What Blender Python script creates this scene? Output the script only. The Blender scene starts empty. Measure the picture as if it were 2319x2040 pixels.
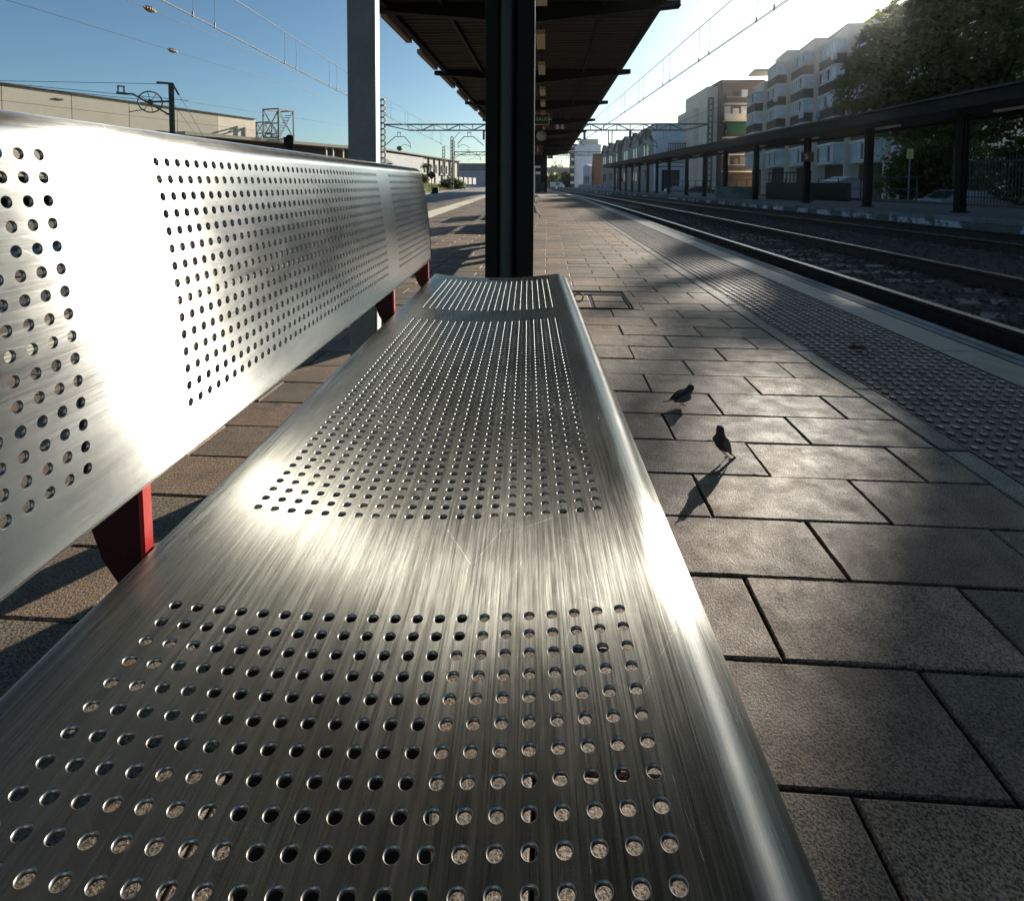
import bpy, bmesh, math, random
import numpy as np
from mathutils import Vector, Matrix
random.seed(7)
rng = np.random.default_rng(7)
R = math.radians
scene = bpy.context.scene
col = scene.collection

# ------------------------------------------------------------------ camera, sky, sun, exposure
cam_d = bpy.data.cameras.new('camera')
cam = bpy.data.objects.new('camera', cam_d)
col.objects.link(cam)
cam_d.sensor_width = 36.0
cam_d.lens = 36.0 * 1293.0 / 2319.0
cam_d.shift_y = -0.23099
cam_d.clip_start = 0.01
cam_d.clip_end = 3000
cam.matrix_world = (Matrix.Translation((0, 0, 0.768)) @ Matrix.Rotation(R(3.5862), 4, 'Z')
                    @ Matrix.Rotation(R(90 - 3.0), 4, 'X') @ Matrix.Rotation(R(0.3), 4, 'Z'))
scene.camera = cam

SUN_AZ, SUN_EL = R(30.7), R(16.6)          # azimuth from +Y towards +X
world = bpy.data.worlds.new('World')
scene.world = world
world.use_nodes = True
wn = world.node_tree
sky = wn.nodes.new('ShaderNodeTexSky')
sky.sky_type = 'NISHITA'
sky.sun_disc = False
sky.sun_elevation = SUN_EL
sky.sun_rotation = SUN_AZ
sky.altitude = 100
sky.air_density = 0.8
sky.dust_density = 1.0
sky.ozone_density = 2.0
bg = wn.nodes['Background']
bg.inputs['Strength'].default_value = 0.060
tint = wn.nodes.new('ShaderNodeMix')
tint.data_type = 'RGBA'
tint.blend_type = 'MULTIPLY'
tint.inputs[0].default_value = 1.0
tint.inputs[7].default_value = (0.83, 1.03, 1.05, 1)      # cool white balance of the photograph's sky
wn.links.new(sky.outputs[0], tint.inputs[6])
wn.links.new(tint.outputs[2], bg.inputs['Color'])
sun_d = bpy.data.lights.new('sun', 'SUN')
sun_d.energy = 5.0
sun_d.angle = R(0.5)
sun_d.color = (1.0, 0.92, 0.80)
sun = bpy.data.objects.new('sun', sun_d)
col.objects.link(sun)
SUNV = Vector((math.sin(SUN_AZ) * math.cos(SUN_EL), math.cos(SUN_AZ) * math.cos(SUN_EL), math.sin(SUN_EL)))
sun.rotation_euler = (-SUNV).to_track_quat('-Z', 'Y').to_euler()
sun.location = SUNV * 200
scene.view_settings.view_transform = 'Standard'
scene.view_settings.look = 'None'
scene.view_settings.gamma = 1.0
scene.view_settings.use_curve_mapping = False
scene.view_settings.exposure = 0.85
scene.cycles.max_bounces = 6
scene.cycles.diffuse_bounces = 3
scene.cycles.glossy_bounces = 3
scene.cycles.transparent_max_bounces = 8
scene.cycles.sample_clamp_indirect = 6
scene.cycles.use_denoising = True


# ------------------------------------------------------------------ materials
def new_mat(name):
    m = bpy.data.materials.new(name)
    m.use_nodes = True
    nt = m.node_tree
    return m, nt, nt.nodes['Principled BSDF']


def nd(nt, typ, **kw):
    n = nt.nodes.new(typ)
    for k, v in kw.items():
        if k.startswith('i_'):
            n.inputs[k[2:].replace('_', ' ')].default_value = v
        else:
            setattr(n, k, v)
    return n


def ramp(nt, src, stops):
    r = nt.nodes.new('ShaderNodeValToRGB')
    e = r.color_ramp.elements
    while len(e) < len(stops):
        e.new(0.5)
    for el, (p, c) in zip(e, stops):
        el.position = p
        el.color = (c[0], c[1], c[2], 1) if len(c) == 3 else c
    nt.links.new(src, r.inputs[0])
    return r.outputs[0]


def noise(nt, vec, scale, detail=4, rough=0.55):
    n = nd(nt, 'ShaderNodeTexNoise')
    n.inputs['Scale'].default_value = scale
    n.inputs['Detail'].default_value = detail
    n.inputs['Roughness'].default_value = rough
    if vec is not None:
        nt.links.new(vec, n.inputs['Vector'])
    return n.outputs['Fac']


def worldpos(nt):
    return nd(nt, 'ShaderNodeNewGeometry').outputs['Position']


def mapped(nt, vec, scale=(1, 1, 1), rot=(0, 0, 0)):
    m = nd(nt, 'ShaderNodeMapping')
    m.inputs['Scale'].default_value = scale
    m.inputs['Rotation'].default_value = rot
    nt.links.new(vec, m.inputs['Vector'])
    return m.outputs['Vector']


def mixc(nt, fac, a, b, mode='MIX'):
    m = nd(nt, 'ShaderNodeMix', data_type='RGBA', blend_type=mode)
    for sock, v in ((m.inputs[0], fac), (m.inputs[6], a), (m.inputs[7], b)):
        if hasattr(v, 'links') or isinstance(v, bpy.types.NodeSocket):
            nt.links.new(v, sock)
        elif isinstance(v, (int, float)):
            sock.default_value = v
        else:
            sock.default_value = (v[0], v[1], v[2], 1)
    return m.outputs[2]


def mth(nt, op, a, b=0.0):
    m = nd(nt, 'ShaderNodeMath', operation=op)
    for sock, v in ((m.inputs[0], a), (m.inputs[1], b)):
        if isinstance(v, bpy.types.NodeSocket):
            nt.links.new(v, sock)
        else:
            sock.default_value = v
    return m.outputs[0]


def bump(nt, bs, h, strength=0.3, dist=0.01):
    b = nd(nt, 'ShaderNodeBump')
    b.inputs['Strength'].default_value = strength
    b.inputs['Distance'].default_value = dist
    nt.links.new(h, b.inputs['Height'])
    nt.links.new(b.outputs[0], bs.inputs['Normal'])


def mat(name, c, rough=0.7, metal=0.0, var=0.25, scale=6.0, bstr=0.15, bdist=0.004, dirt=None, spec=None):
    """plain surface with two scales of colour variation and a fine relief"""
    m, nt, bs = new_mat(name)
    p = worldpos(nt)
    f1 = noise(nt, p, scale, 5)
    f2 = noise(nt, p, scale * 7, 3)
    f = mth(nt, 'ADD', mth(nt, 'MULTIPLY', f1, 0.65), mth(nt, 'MULTIPLY', f2, 0.35))
    lo = [v * (1 - var) for v in c]
    hi = [min(1, v * (1 + var)) for v in c]
    cc = ramp(nt, f, [(0.3, lo), (0.7, hi)])
    if dirt:
        d = noise(nt, p, dirt[1], 6, 0.7)
        cc = mixc(nt, ramp(nt, d, [(dirt[2], (0, 0, 0)), (dirt[3], (1, 1, 1))]), cc, dirt[0])
    nt.links.new(cc, bs.inputs['Base Color'])
    bs.inputs['Roughness'].default_value = rough
    bs.inputs['Metallic'].default_value = metal
    if spec is not None:
        bs.inputs['Specular IOR Level'].default_value = spec
    if bstr:
        bump(nt, bs, f2, bstr, bdist)
    return m


def mat_paving(name, cold, warm, dark):
    m, nt, bs = new_mat(name)
    p = worldpos(nt)
    oi = nd(nt, 'ShaderNodeObjectInfo').outputs['Random']
    isl = nd(nt, 'ShaderNodeNewGeometry').outputs['Random Per Island']
    rnd = mth(nt, 'FRACT', mth(nt, 'ADD', oi, isl))
    big = noise(nt, p, 1.7, 5, 0.65)
    mid = noise(nt, p, 14, 5, 0.65)
    fine = noise(nt, p, 260, 3, 0.75)
    base = mixc(nt, ramp(nt, rnd, [(0.0, (0.0,) * 3), (1, (1.0,) * 3)]), cold, warm)
    rn2 = mth(nt, 'FRACT', mth(nt, 'MULTIPLY', rnd, 17.3))
    base = mixc(nt, 1.0, base, ramp(nt, rn2, [(0.0, (0.58,) * 3), (0.5, (0.95,) * 3), (1.0, (1.25,) * 3)]), 'MULTIPLY')
    base = mixc(nt, ramp(nt, mid, [(0.35, (0,) * 3), (0.75, (0.55,) * 3)]), base, dark)
    base = mixc(nt, ramp(nt, big, [(0.52, (0,) * 3), (0.72, (0.6,) * 3)]), base, dark)
    stn = noise(nt, p, 5.5, 6, 0.75)
    base = mixc(nt, ramp(nt, stn, [(0.56, (0,) * 3), (0.70, (0.75,) * 3)]), base, dark)
    grit = noise(nt, p, 900, 2, 0.5)
    base = mixc(nt, 1.0, base, ramp(nt, grit, [(0.3, (0.7,) * 3), (0.7, (1.3,) * 3)]), 'MULTIPLY')
    spk = ramp(nt, fine, [(0.42, (0.12,) * 3), (0.50, (0.85,) * 3), (0.62, (1.35,) * 3)])
    base = mixc(nt, 1.0, base, spk, 'MULTIPLY')
    # chewing gum and oil spots
    v = nd(nt, 'ShaderNodeTexVoronoi')
    v.inputs['Scale'].default_value = 5.5
    nt.links.new(p, v.inputs['Vector'])
    sp = mth(nt, 'MULTIPLY', ramp(nt, v.outputs['Distance'], [(0.08, (1,) * 3), (0.16, (0,) * 3)]),
             ramp(nt, noise(nt, p, 2.2, 2), [(0.50, (0,) * 3), (0.58, (0.8,) * 3)]))
    base = mixc(nt, sp, base, (0.05, 0.045, 0.04))
    nt.links.new(base, bs.inputs['Base Color'])
    nt.links.new(ramp(nt, mid, [(0.3, (0.5,) * 3), (0.7, (0.75,) * 3)]), bs.inputs['Roughness'])
    h = mth(nt, 'ADD', mth(nt, 'MULTIPLY', fine, 1.0), mth(nt, 'MULTIPLY', mid, 0.35))
    bump(nt, bs, h, 0.75, 0.003)
    return m


BENCH_TH = 0.0355
YDIR = (-math.sin(BENCH_TH), math.cos(BENCH_TH), 0)


def mat_brushed(name, lo, hi, rg0, rg1, brel, wide, wrough):
    m, nt, bs = new_mat(name)
    tc = nd(nt, 'ShaderNodeTexCoord').outputs['Object']
    geo = nd(nt, 'ShaderNodeNewGeometry')
    cr = nd(nt, 'ShaderNodeVectorMath', operation='CROSS_PRODUCT')
    cr.inputs[0].default_value = YDIR
    nt.links.new(geo.outputs['True Normal'], cr.inputs[1])
    nt.links.new(cr.outputs[0], bs.inputs['Tangent'])
    s1 = noise(nt, mapped(nt, tc, (620, 7, 620)), 1.0, 3, 0.6)     # brush lines run along the bench
    s2 = noise(nt, mapped(nt, tc, (1300, 30, 1300)), 1.0, 2, 0.6)
    st = mth(nt, 'ADD', mth(nt, 'MULTIPLY', s1, 0.6), mth(nt, 'MULTIPLY', s2, 0.4))
    smear = noise(nt, tc, 9, 5, 0.65)
    colr = ramp(nt, st, [(0.3, lo), (0.7, hi)])
    colr = mixc(nt, ramp(nt, smear, [(0.4, (0,) * 3), (0.8, (0.35,) * 3)]), colr, tuple(v * 0.6 for v in hi))
    # random scratches in three directions
    scr = None
    for k, (a, sc, th) in enumerate(((0.35, 11, .004), (-0.8, 14, .004), (1.2, 12, .0035), (2.2, 19, .004))):
        vo = nd(nt, 'ShaderNodeTexVoronoi', feature='DISTANCE_TO_EDGE')
        vo.inputs['Scale'].default_value = 1.0
        nt.links.new(mapped(nt, tc, (sc, sc * 0.35, sc), (0.2 * k, 0.3 * k, a)), vo.inputs['Vector'])
        ln = ramp(nt, vo.outputs['Distance'], [(0.0, (1,) * 3), (th, (0,) * 3)])
        gate = ramp(nt, noise(nt, mapped(nt, tc, (1, 1, 1), (k, k, 0)), 16 + 5 * k, 1), [(0.50, (0,) * 3), (0.70, (1,) * 3)])
        s = mth(nt, 'MULTIPLY', ln, gate)
        scr = s if scr is None else mth(nt, 'MAXIMUM', scr, s)
    colr = mixc(nt, mth(nt, 'MULTIPLY', scr, 0.08), colr, (0.5, 0.5, 0.48))
    nt.links.new(colr, bs.inputs['Base Color'])
    bs.inputs['Metallic'].default_value = 1.0
    rg = mth(nt, 'ADD', ramp(nt, st, [(0.3, (rg0,) * 3), (0.7, (rg1,) * 3)]), mth(nt, 'MULTIPLY', scr, 0.04))
    rg = mth(nt, 'ADD', rg, mth(nt, 'MULTIPLY', mth(nt, 'SUBTRACT', noise(nt, mapped(nt, tc, (14, 6, 14)), 1.0, 5, 0.7), 0.5), 0.16))
    nt.links.new(rg, bs.inputs['Roughness'])
    bs.inputs['Anisotropic'].default_value = 1.0
    bump(nt, bs, mth(nt, 'ADD', st, mth(nt, 'MULTIPLY', scr, 0.15)), brel, 0.0008)
    # fine wear: a second, wide lobe over the brushed one
    g2 = nd(nt, 'ShaderNodeBsdfGlossy')
    g2.inputs['Roughness'].default_value = wrough
    g2.inputs['Anisotropy'].default_value = 0.45
    g2.inputs['Color'].default_value = (0.45, 0.46, 0.46, 1)
    nt.links.new(cr.outputs[0], g2.inputs['Tangent'])
    mx = nd(nt, 'ShaderNodeMixShader')
    nt.links.new(ramp(nt, smear, [(0.3, (wide * 0.6,) * 3), (0.75, (min(1, wide * 1.5),) * 3)]), mx.inputs[0])
    nt.links.new(bs.outputs[0], mx.inputs[1])
    nt.links.new(g2.outputs[0], mx.inputs[2])
    nt.links.new(mx.outputs[0], nt.nodes['Material Output'].inputs['Surface'])
    return m


def mat_leaf(name, a, b, trans=0.45):
    m, nt, bs = new_mat(name)
    isl = nd(nt, 'ShaderNodeNewGeometry').outputs['Random Per Island']
    c = ramp(nt, isl, [(0, a), (1, b)])
    nt.links.new(c, bs.inputs['Base Color'])
    bs.inputs['Roughness'].default_value = 0.55
    tr = nd(nt, 'ShaderNodeBsdfTranslucent')
    nt.links.new(mixc(nt, 0.6, c, (0.30, 0.36, 0.05)), tr.inputs['Color'])
    mx = nd(nt, 'ShaderNodeMixShader')
    mx.inputs[0].default_value = trans
    nt.links.new(bs.outputs[0], mx.inputs[1])
    nt.links.new(tr.outputs[0], mx.inputs[2])
    nt.links.new(mx.outputs[0], nt.nodes['Material Output'].inputs['Surface'])
    return m


def mat_glass(name, c, rough=0.08):
    m, nt, bs = new_mat(name)
    p = worldpos(nt)
    f = noise(nt, p, 0.8, 2)
    nt.links.new(ramp(nt, f, [(0.35, [v * 0.7 for v in c]), (0.65, c)]), bs.inputs['Base Color'])
    bs.inputs['Roughness'].default_value = rough
    bs.inputs['Specular IOR Level'].default_value = 0.9
    return m


M = {}
M['paving'] = mat_paving('paving_concrete', (0.215, 0.175, 0.12), (0.38, 0.24, 0.145), (0.10, 0.078, 0.052))
M['joint'] = mat('joint_dirt', (0.045, 0.038, 0.03), 0.95, var=0.4, scale=40, bstr=0.4)
M['border'] = mat_paving('border_stone', (0.20, 0.20, 0.17), (0.24, 0.23, 0.20), (0.11, 0.11, 0.09))
M['tactile'] = mat_paving('tactile_concrete', (0.13, 0.105, 0.085), (0.17, 0.13, 0.105), (0.07, 0.06, 0.05))
M['stud'] = mat_paving('worn_stud', (0.50, 0.45, 0.39), (0.60, 0.52, 0.45), (0.36, 0.31, 0.27))
M['edge'] = mat('edge_concrete', (0.17, 0.18, 0.178), 0.6, var=0.28, scale=2.2, bstr=0.2, dirt=((0.08, 0.085, 0.08), 2.2, 0.45, 0.7))
M['band'] = mat('pale_tactile', (0.50, 0.46, 0.36), 0.8, var=0.2, scale=6)
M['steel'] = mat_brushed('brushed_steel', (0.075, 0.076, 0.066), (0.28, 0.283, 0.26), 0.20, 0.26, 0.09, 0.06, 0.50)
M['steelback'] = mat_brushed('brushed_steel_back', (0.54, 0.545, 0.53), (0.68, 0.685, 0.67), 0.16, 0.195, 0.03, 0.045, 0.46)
M['shaded_red'] = mat('shaded_red_paint', (0.055, 0.010, 0.008), 0.6, var=0.25, scale=20, bstr=0.05, spec=0.2)  # bracket red with its shade put into the colour
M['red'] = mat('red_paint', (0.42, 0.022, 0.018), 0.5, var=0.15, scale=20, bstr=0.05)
M['post'] = mat('satin_steel_post', (0.24, 0.245, 0.22), 0.5, 0.0, var=0.2, scale=8, bstr=0.05, spec=0.25)
M['black'] = mat('black_paint', (0.010, 0.011, 0.010), 0.6, var=0.3, scale=8, bstr=0.08, spec=0.15)
M['pipe'] = mat('dark_grey_pipe', (0.05, 0.058, 0.054), 0.45, var=0.2, scale=6, bstr=0.05, spec=0.3)
M['canopy'] = mat('canopy_sheet', (0.034, 0.027, 0.022), 0.7, var=0.3, scale=4)
M['gutter'] = mat('brown_gutter', (0.30, 0.19, 0.09), 0.6, var=0.2, scale=5)
M['lamp'] = mat('luminaire_cover', (0.50, 0.42, 0.24), 0.5, var=0.1, scale=5)
M['rail'] = mat('rusty_rail', (0.055, 0.042, 0.035), 0.7, 0.3, var=0.35, scale=12)
M['railtop'] = mat('polished_rail', (0.60, 0.58, 0.56), 0.25, 1.0, var=0.1, scale=8, bstr=0.02)
M['sleeper'] = mat('sleeper_concrete', (0.17, 0.155, 0.135), 0.85, var=0.3, scale=6, dirt=((0.07, 0.06, 0.05), 9, 0.45, 0.7))
M['ballast'] = mat('ballast_stone', (0.055, 0.042, 0.031), 0.95, var=0.5, scale=22, bstr=0.8, bdist=0.03)
M['stone'] = mat('loose_stone', (0.075, 0.057, 0.043), 0.95, var=0.6, scale=18, bstr=0.3)
M['soil'] = mat('dry_ground', (0.16, 0.13, 0.085), 0.95, var=0.35, scale=0.6, bstr=0.3, bdist=0.05)
M['asphalt'] = mat('asphalt', (0.06, 0.06, 0.06), 0.85, var=0.25, scale=3)
M['grass'] = mat_leaf('dry_grass', (0.10, 0.11, 0.025), (0.24, 0.20, 0.07), 0.3)
M['bank'] = mat('bank_soil', (0.15, 0.14, 0.06), 0.95, var=0.4, scale=1.5, bstr=0.4, bdist=0.05)
M['leaf'] = mat_leaf('plane_leaf', (0.022, 0.042, 0.010), (0.065, 0.095, 0.02), 0.5)
M['bush'] = mat_leaf('bush_leaf', (0.02, 0.04, 0.012), (0.05, 0.075, 0.02), 0.3)
M['bark'] = mat('bark', (0.07, 0.055, 0.04), 0.95, var=0.4, scale=8, bstr=0.6, bdist=0.02)
M['cream'] = mat('cream_render', (0.80, 0.69, 0.55), 0.85, var=0.12, scale=0.8)
M['brownbrick'] = mat('brown_parapet', (0.10, 0.07, 0.05), 0.85, var=0.2, scale=3)
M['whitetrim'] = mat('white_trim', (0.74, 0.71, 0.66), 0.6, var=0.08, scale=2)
M['winglass'] = mat_glass('pale_glazing', (0.74, 0.76, 0.80), 0.2)
M['darkglass'] = mat_glass('dark_glazing', (0.04, 0.05, 0.06), 0.1)
M['redbrick'] = mat('brick_wall', (0.12, 0.08, 0.062), 0.9, var=0.2, scale=5)
M['awning'] = mat('green_awning', (0.015, 0.12, 0.05), 0.8, var=0.15, scale=3)
M['bluewhite'] = mat('white_sheet_wall', (0.62, 0.66, 0.72), 0.7, var=0.06, scale=0.5)
M['palewall'] = mat('pale_grey_wall', (0.42, 0.42, 0.40), 0.85, var=0.12, scale=0.7)
M['shed'] = mat('grey_render', (0.36, 0.34, 0.30), 0.9, var=0.15, scale=0.6)
M['terra'] = mat('terracotta_wall', (0.25, 0.13, 0.09), 0.9, var=0.2, scale=1)
M['beige'] = mat('beige_panel', (0.46, 0.42, 0.33), 0.85, var=0.07, scale=0.5)
M['beigedark'] = mat('panel_joint', (0.20, 0.18, 0.14), 0.9, var=0.1, scale=1)
M['galv'] = mat('galvanised_steel', (0.20, 0.21, 0.20), 0.6, 0.2, var=0.15, scale=5)
M['mast'] = mat('mast_steel', (0.12, 0.135, 0.115), 0.6, 0.3, var=0.25, scale=3)
M['wire'] = mat('wire_metal', (0.05, 0.055, 0.06), 0.5, 0.5, var=0.1, scale=3, bstr=0)
M['insul'] = mat('insulator_ceramic', (0.42, 0.27, 0.17), 0.35, var=0.2, scale=20)
M['peel'] = mat('peeling_white_wall', (0.13, 0.135, 0.125), 0.9, var=0.3, scale=3, dirt=((0.52, 0.57, 0.64), 0.9, 0.50, 0.54))
M['peeltop'] = mat('worn_coping', (0.22, 0.24, 0.24), 0.85, var=0.3, scale=2.5, dirt=((0.09, 0.10, 0.09), 2.0, 0.45, 0.7))
M['oppfloor'] = mat('far_platform_floor', (0.15, 0.135, 0.12), 0.85, var=0.3, scale=3)
M['darkgreen'] = mat('dark_green_paint', (0.025, 0.035, 0.03), 0.6, var=0.3, scale=4)
M['signgreen'] = mat('sign_green', (0.012, 0.05, 0.03), 0.4, var=0.1, scale=3, bstr=0)
M['signwhite'] = mat('sign_white', (0.80, 0.80, 0.68), 0.5, var=0.05, scale=3, bstr=0)
M['signmaroon'] = mat('sign_maroon', (0.13, 0.028, 0.022), 0.45, var=0.1, scale=3, bstr=0)
M['signyellow'] = mat('sign_yellow', (0.45, 0.42, 0.10), 0.5, var=0.1, scale=5, bstr=0)
M['clockface'] = mat('clock_face', (0.55, 0.55, 0.53), 0.4, var=0.05, scale=3, bstr=0)
M['white'] = mat('white_paint', (0.75, 0.75, 0.73), 0.4, var=0.05, scale=3, bstr=0)
M['carsilver'] = mat('silver_car_paint', (0.42, 0.44, 0.46), 0.25, 0.5, var=0.05, scale=3, bstr=0)
M['cardark'] = mat('dark_car_paint', (0.05, 0.055, 0.06), 0.25, 0.2, var=0.05, scale=3, bstr=0)
M['tyre'] = mat('tyre_rubber', (0.02, 0.02, 0.02), 0.85, var=0.2, scale=10)
M['hut'] = mat('pale_hut', (0.42, 0.46, 0.48), 0.7, var=0.1, scale=2)
M['bluebox'] = mat('pale_blue_sheet', (0.16, 0.28, 0.36), 0.6, var=0.2, scale=3)
M['feather'] = mat('sparrow_feather', (0.055, 0.042, 0.032), 0.75, var=0.45, scale=260, bstr=0.4, bdist=0.001)
M['belly'] = mat('sparrow_wing', (0.12, 0.09, 0.065), 0.75, var=0.5, scale=320, bstr=0.4, bdist=0.001)
M['beak'] = mat('sparrow_beak', (0.06, 0.05, 0.04), 0.5, var=0.1, scale=50, bstr=0)
M['legskin'] = mat('sparrow_leg', (0.14, 0.08, 0.06), 0.6, var=0.2, scale=90, bstr=0)
M['deadleaf'] = mat('dead_leaf', (0.11, 0.06, 0.03), 0.8, var=0.3, scale=60, bstr=0.3)
M['concrete'] = mat('viaduct_concrete', (0.30, 0.29, 0.26), 0.9, var=0.15, scale=0.5)
M['bluegrey'] = mat('blue_grey_sheet', (0.30, 0.34, 0.44), 0.7, var=0.1, scale=0.6)
M['roofgrey'] = mat('grey_roof', (0.17, 0.165, 0.155), 0.85, var=0.2, scale=0.7)
M['roofrust'] = mat('rust_roof', (0.16, 0.075, 0.05), 0.85, var=0.25, scale=0.7)


# ------------------------------------------------------------------ mesh helpers
class MB:
    def __init__(s):
        s.v, s.f, s.mi, s.sm = [], [], [], []

    def add(s, vs, fs, mi=0, smooth=False):
        o = len(s.v)
        s.v += [tuple(v) for v in vs]
        for f in fs:
            s.f.append(tuple(i + o for i in f))
            s.mi.append(mi)
            s.sm.append(smooth)

    def box(s, c, d, rz=0.0, mi=0, top=1.0, rot=None):
        """box centred at c, size d; top = scale of the upper face"""
        x, y, z = d[0] / 2, d[1] / 2, d[2] / 2
        p = [(-x, -y, -z), (x, -y, -z), (x, y, -z), (-x, y, -z),
             (-x * top, -y * top, z), (x * top, -y * top, z), (x * top, y * top, z), (-x * top, y * top, z)]
        mt = rot if rot is not None else Matrix.Rotation(rz, 3, 'Z')
        c = Vector(c)
        s.add([mt @ Vector(q) + c for q in p],
              [(0, 3, 2, 1), (4, 5, 6, 7), (0, 1, 5, 4), (1, 2, 6, 5), (2, 3, 7, 6), (3, 0, 4, 7)], mi)
        return s

    def beam(s, a, b, w, h=None, mi=0):
        """rectangular bar from a to b"""
        a, b = Vector(a), Vector(b)
        h = h or w
        d = b - a
        q = d.to_track_quat('Z', 'Y' if abs(d.normalized().z) < 0.99 else 'X').to_matrix()
        s.box((a + b) / 2, (w, h, d.length), rot=q, mi=mi)
        return s

    def tube(s, pts, r, n=8, mi=0, cap=True):
        pts = [Vector(p) for p in pts]
        rs = r if isinstance(r, (list, tuple)) else [r] * len(pts)
        vs, fs = [], []
        ref = Vector((0, 0, 1))
        for i, p in enumerate(pts):
            t = (pts[min(i + 1, len(pts) - 1)] - pts[max(i - 1, 0)]).normalized()
            up = ref if abs(t.dot(ref)) < 0.95 else Vector((1, 0, 0))
            a = t.cross(up).normalized()
            b = a.cross(t)
            for k in range(n):
                an = 2 * math.pi * k / n
                vs.append(p + rs[i] * (a * math.cos(an) + b * math.sin(an)))
        for i in range(len(pts) - 1):
            for k in range(n):
                k2 = (k + 1) % n
                fs.append((i * n + k, i * n + k2, (i + 1) * n + k2, (i + 1) * n + k))
        s.add(vs, fs, mi, True)
        if cap:
            o = len(pts) - 1
            s.add(vs[:n], [tuple(range(n))], mi)
            s.add(vs[o * n:], [tuple(reversed(range(n)))], mi)
        return s

    def prism(s, poly, a, b, mi=0):
        """closed polygon of 3D points at offset a, extruded to offset b"""
        n = len(poly)
        a, b = Vector(a), Vector(b)
        vs = [Vector(p) + a for p in poly] + [Vector(p) + b for p in poly]
        fs = [tuple(range(n)), tuple(reversed(range(n, 2 * n)))]
        fs += [(i, i + n, (i + 1) % n + n, (i + 1) % n) for i in range(n)]
        s.add(vs, fs, mi)
        return s

    def lathe(s, prof, n=16, c=(0, 0, 0), rot=None, mi=0):
        vs, fs = [], []
        rot = rot or Matrix.Identity(3)
        c = Vector(c)
        for (r, z) in prof:
            for k in range(n):
                a = 2 * math.pi * k / n
                vs.append(rot @ Vector((r * math.cos(a), r * math.sin(a), z)) + c)
        for i in range(len(prof) - 1):
            for k in range(n):
                k2 = (k + 1) % n
                fs.append((i * n + k, i * n + k2, (i + 1) * n + k2, (i + 1) * n + k))
        s.add(vs, fs, mi, True)
        return s

    def mesh(s, name, mats):
        me = bpy.data.meshes.new(name)
        me.from_pydata(s.v, [], s.f)
        for m in (mats if isinstance(mats, (list, tuple)) else [mats]):
            me.materials.append(M[m] if isinstance(m, str) else m)
        me.polygons.foreach_set('material_index', s.mi)
        me.polygons.foreach_set('use_smooth', s.sm)
        me.update()
        return me

    def build(s, name, mats, parent=None, loc=None, rz=0.0, bevel=0.0):
        o = bpy.data.objects.new(name, s.mesh(name, mats))
        col.objects.link(o)
        if parent is not None:
            o.parent = parent
        if loc is not None:
            o.location = loc
        o.rotation_euler.z = rz
        if bevel:
            b = o.modifiers.new('bevel', 'BEVEL')
            b.width = bevel
            b.segments = 2
            b.limit_method = 'ANGLE'
        return o


def tag(o, label, cat, group=None, kind=None):
    if label:
        o['label'] = label
    if cat:
        o['category'] = cat
    if group:
        o['group'] = group
    if kind:
        o['kind'] = kind
    return o


def thing(name, label, cat, loc=(0, 0, 0), rz=0.0, group=None):
    o = bpy.data.objects.new(name, None)
    col.objects.link(o)
    o.location = loc
    o.rotation_euler.z = rz
    return tag(o, label, cat, group)


def struct(o):
    o['kind'] = 'structure'
    return o


def clone(root, loc, rz=None, label=None, group=None):
    r = root.copy()
    col.objects.link(r)
    r.location = loc
    if rz is not None:
        r.rotation_euler.z = rz
    if label:
        r['label'] = label
    if group:
        r['group'] = group
    for ch in list(root.children):
        c = ch.copy()
        col.objects.link(c)
        c.parent = r
        for g in list(ch.children):
            d = g.copy()
            col.objects.link(d)
            d.parent = c
    return r


def text(name, body, size, m, parent, loc, rot=(math.pi / 2, 0, 0), ext=0.002, align='CENTER'):
    cu = bpy.data.curves.new(name, 'FONT')
    cu.body = body
    cu.size = size
    cu.extrude = ext
    cu.align_x = align
    cu.align_y = 'CENTER'
    t = bpy.data.objects.new(name, cu)
    col.objects.link(t)
    dg = bpy.context.evaluated_depsgraph_get()
    me = bpy.data.meshes.new_from_object(t.evaluated_get(dg))
    bpy.data.objects.remove(t)
    me.materials.clear()
    me.materials.append(M[m])
    o = bpy.data.objects.new(name, me)
    col.objects.link(o)
    o.parent = parent
    o.location = loc
    o.rotation_euler = rot
    return o


def curve(y):                        # the line bends gently to the left in the distance
    return -max(0.0, y - 12.0) ** 2 / (2 * 900.0)


OPP = -0.0667                        # the far platform drifts towards the line as it recedes
OPP_RZ = math.atan(-OPP)


def opp(q, y, z=0.0):
    return (q + OPP * y, y, z)


# ------------------------------------------------------------------ ground and platform
g = MB()
xs = [-900, -300, -120, -60, -30, -13.2, -8.9, 2.14, 11.5, 30, 60, 140, 400, 900]
g.box((0, 500, -1.55), (2400, 2400, 1.0))
struct(g.build('ground', 'soil'))

# main platform body
Y0, Y1 = -6.0, 140.0
ys = [Y0 + 2.0 * i for i in range(int((Y1 - Y0) / 2) + 1)]


def left_edge(y):
    return -5.4 - 0.071 * y


def strip(mb, xl, xr, ztop, zbot, ylist, mi=0, xf=curve):
    vs, fs = [], []
    for y in ylist:
        l = xl(y) if callable(xl) else xl + xf(y)
        r = xr(y) if callable(xr) else xr + xf(y)
        vs += [(l, y, zbot), (l, y, ztop), (r, y, ztop), (r, y, zbot)]
    for i in range(len(ylist) - 1):
        a, b = i * 4, i * 4 + 4
        fs += [(a + 1, a + 2, b + 2, b + 1), (a, a + 1, b + 1, b), (a + 2, a + 3, b + 3, b + 2), (a + 3, a, b, b + 3)]
    e = (len(ylist) - 1) * 4
    fs += [(3, 2, 1, 0), (e, e + 1, e + 2, e + 3)]
    mb.add(vs, fs, mi)


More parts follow.
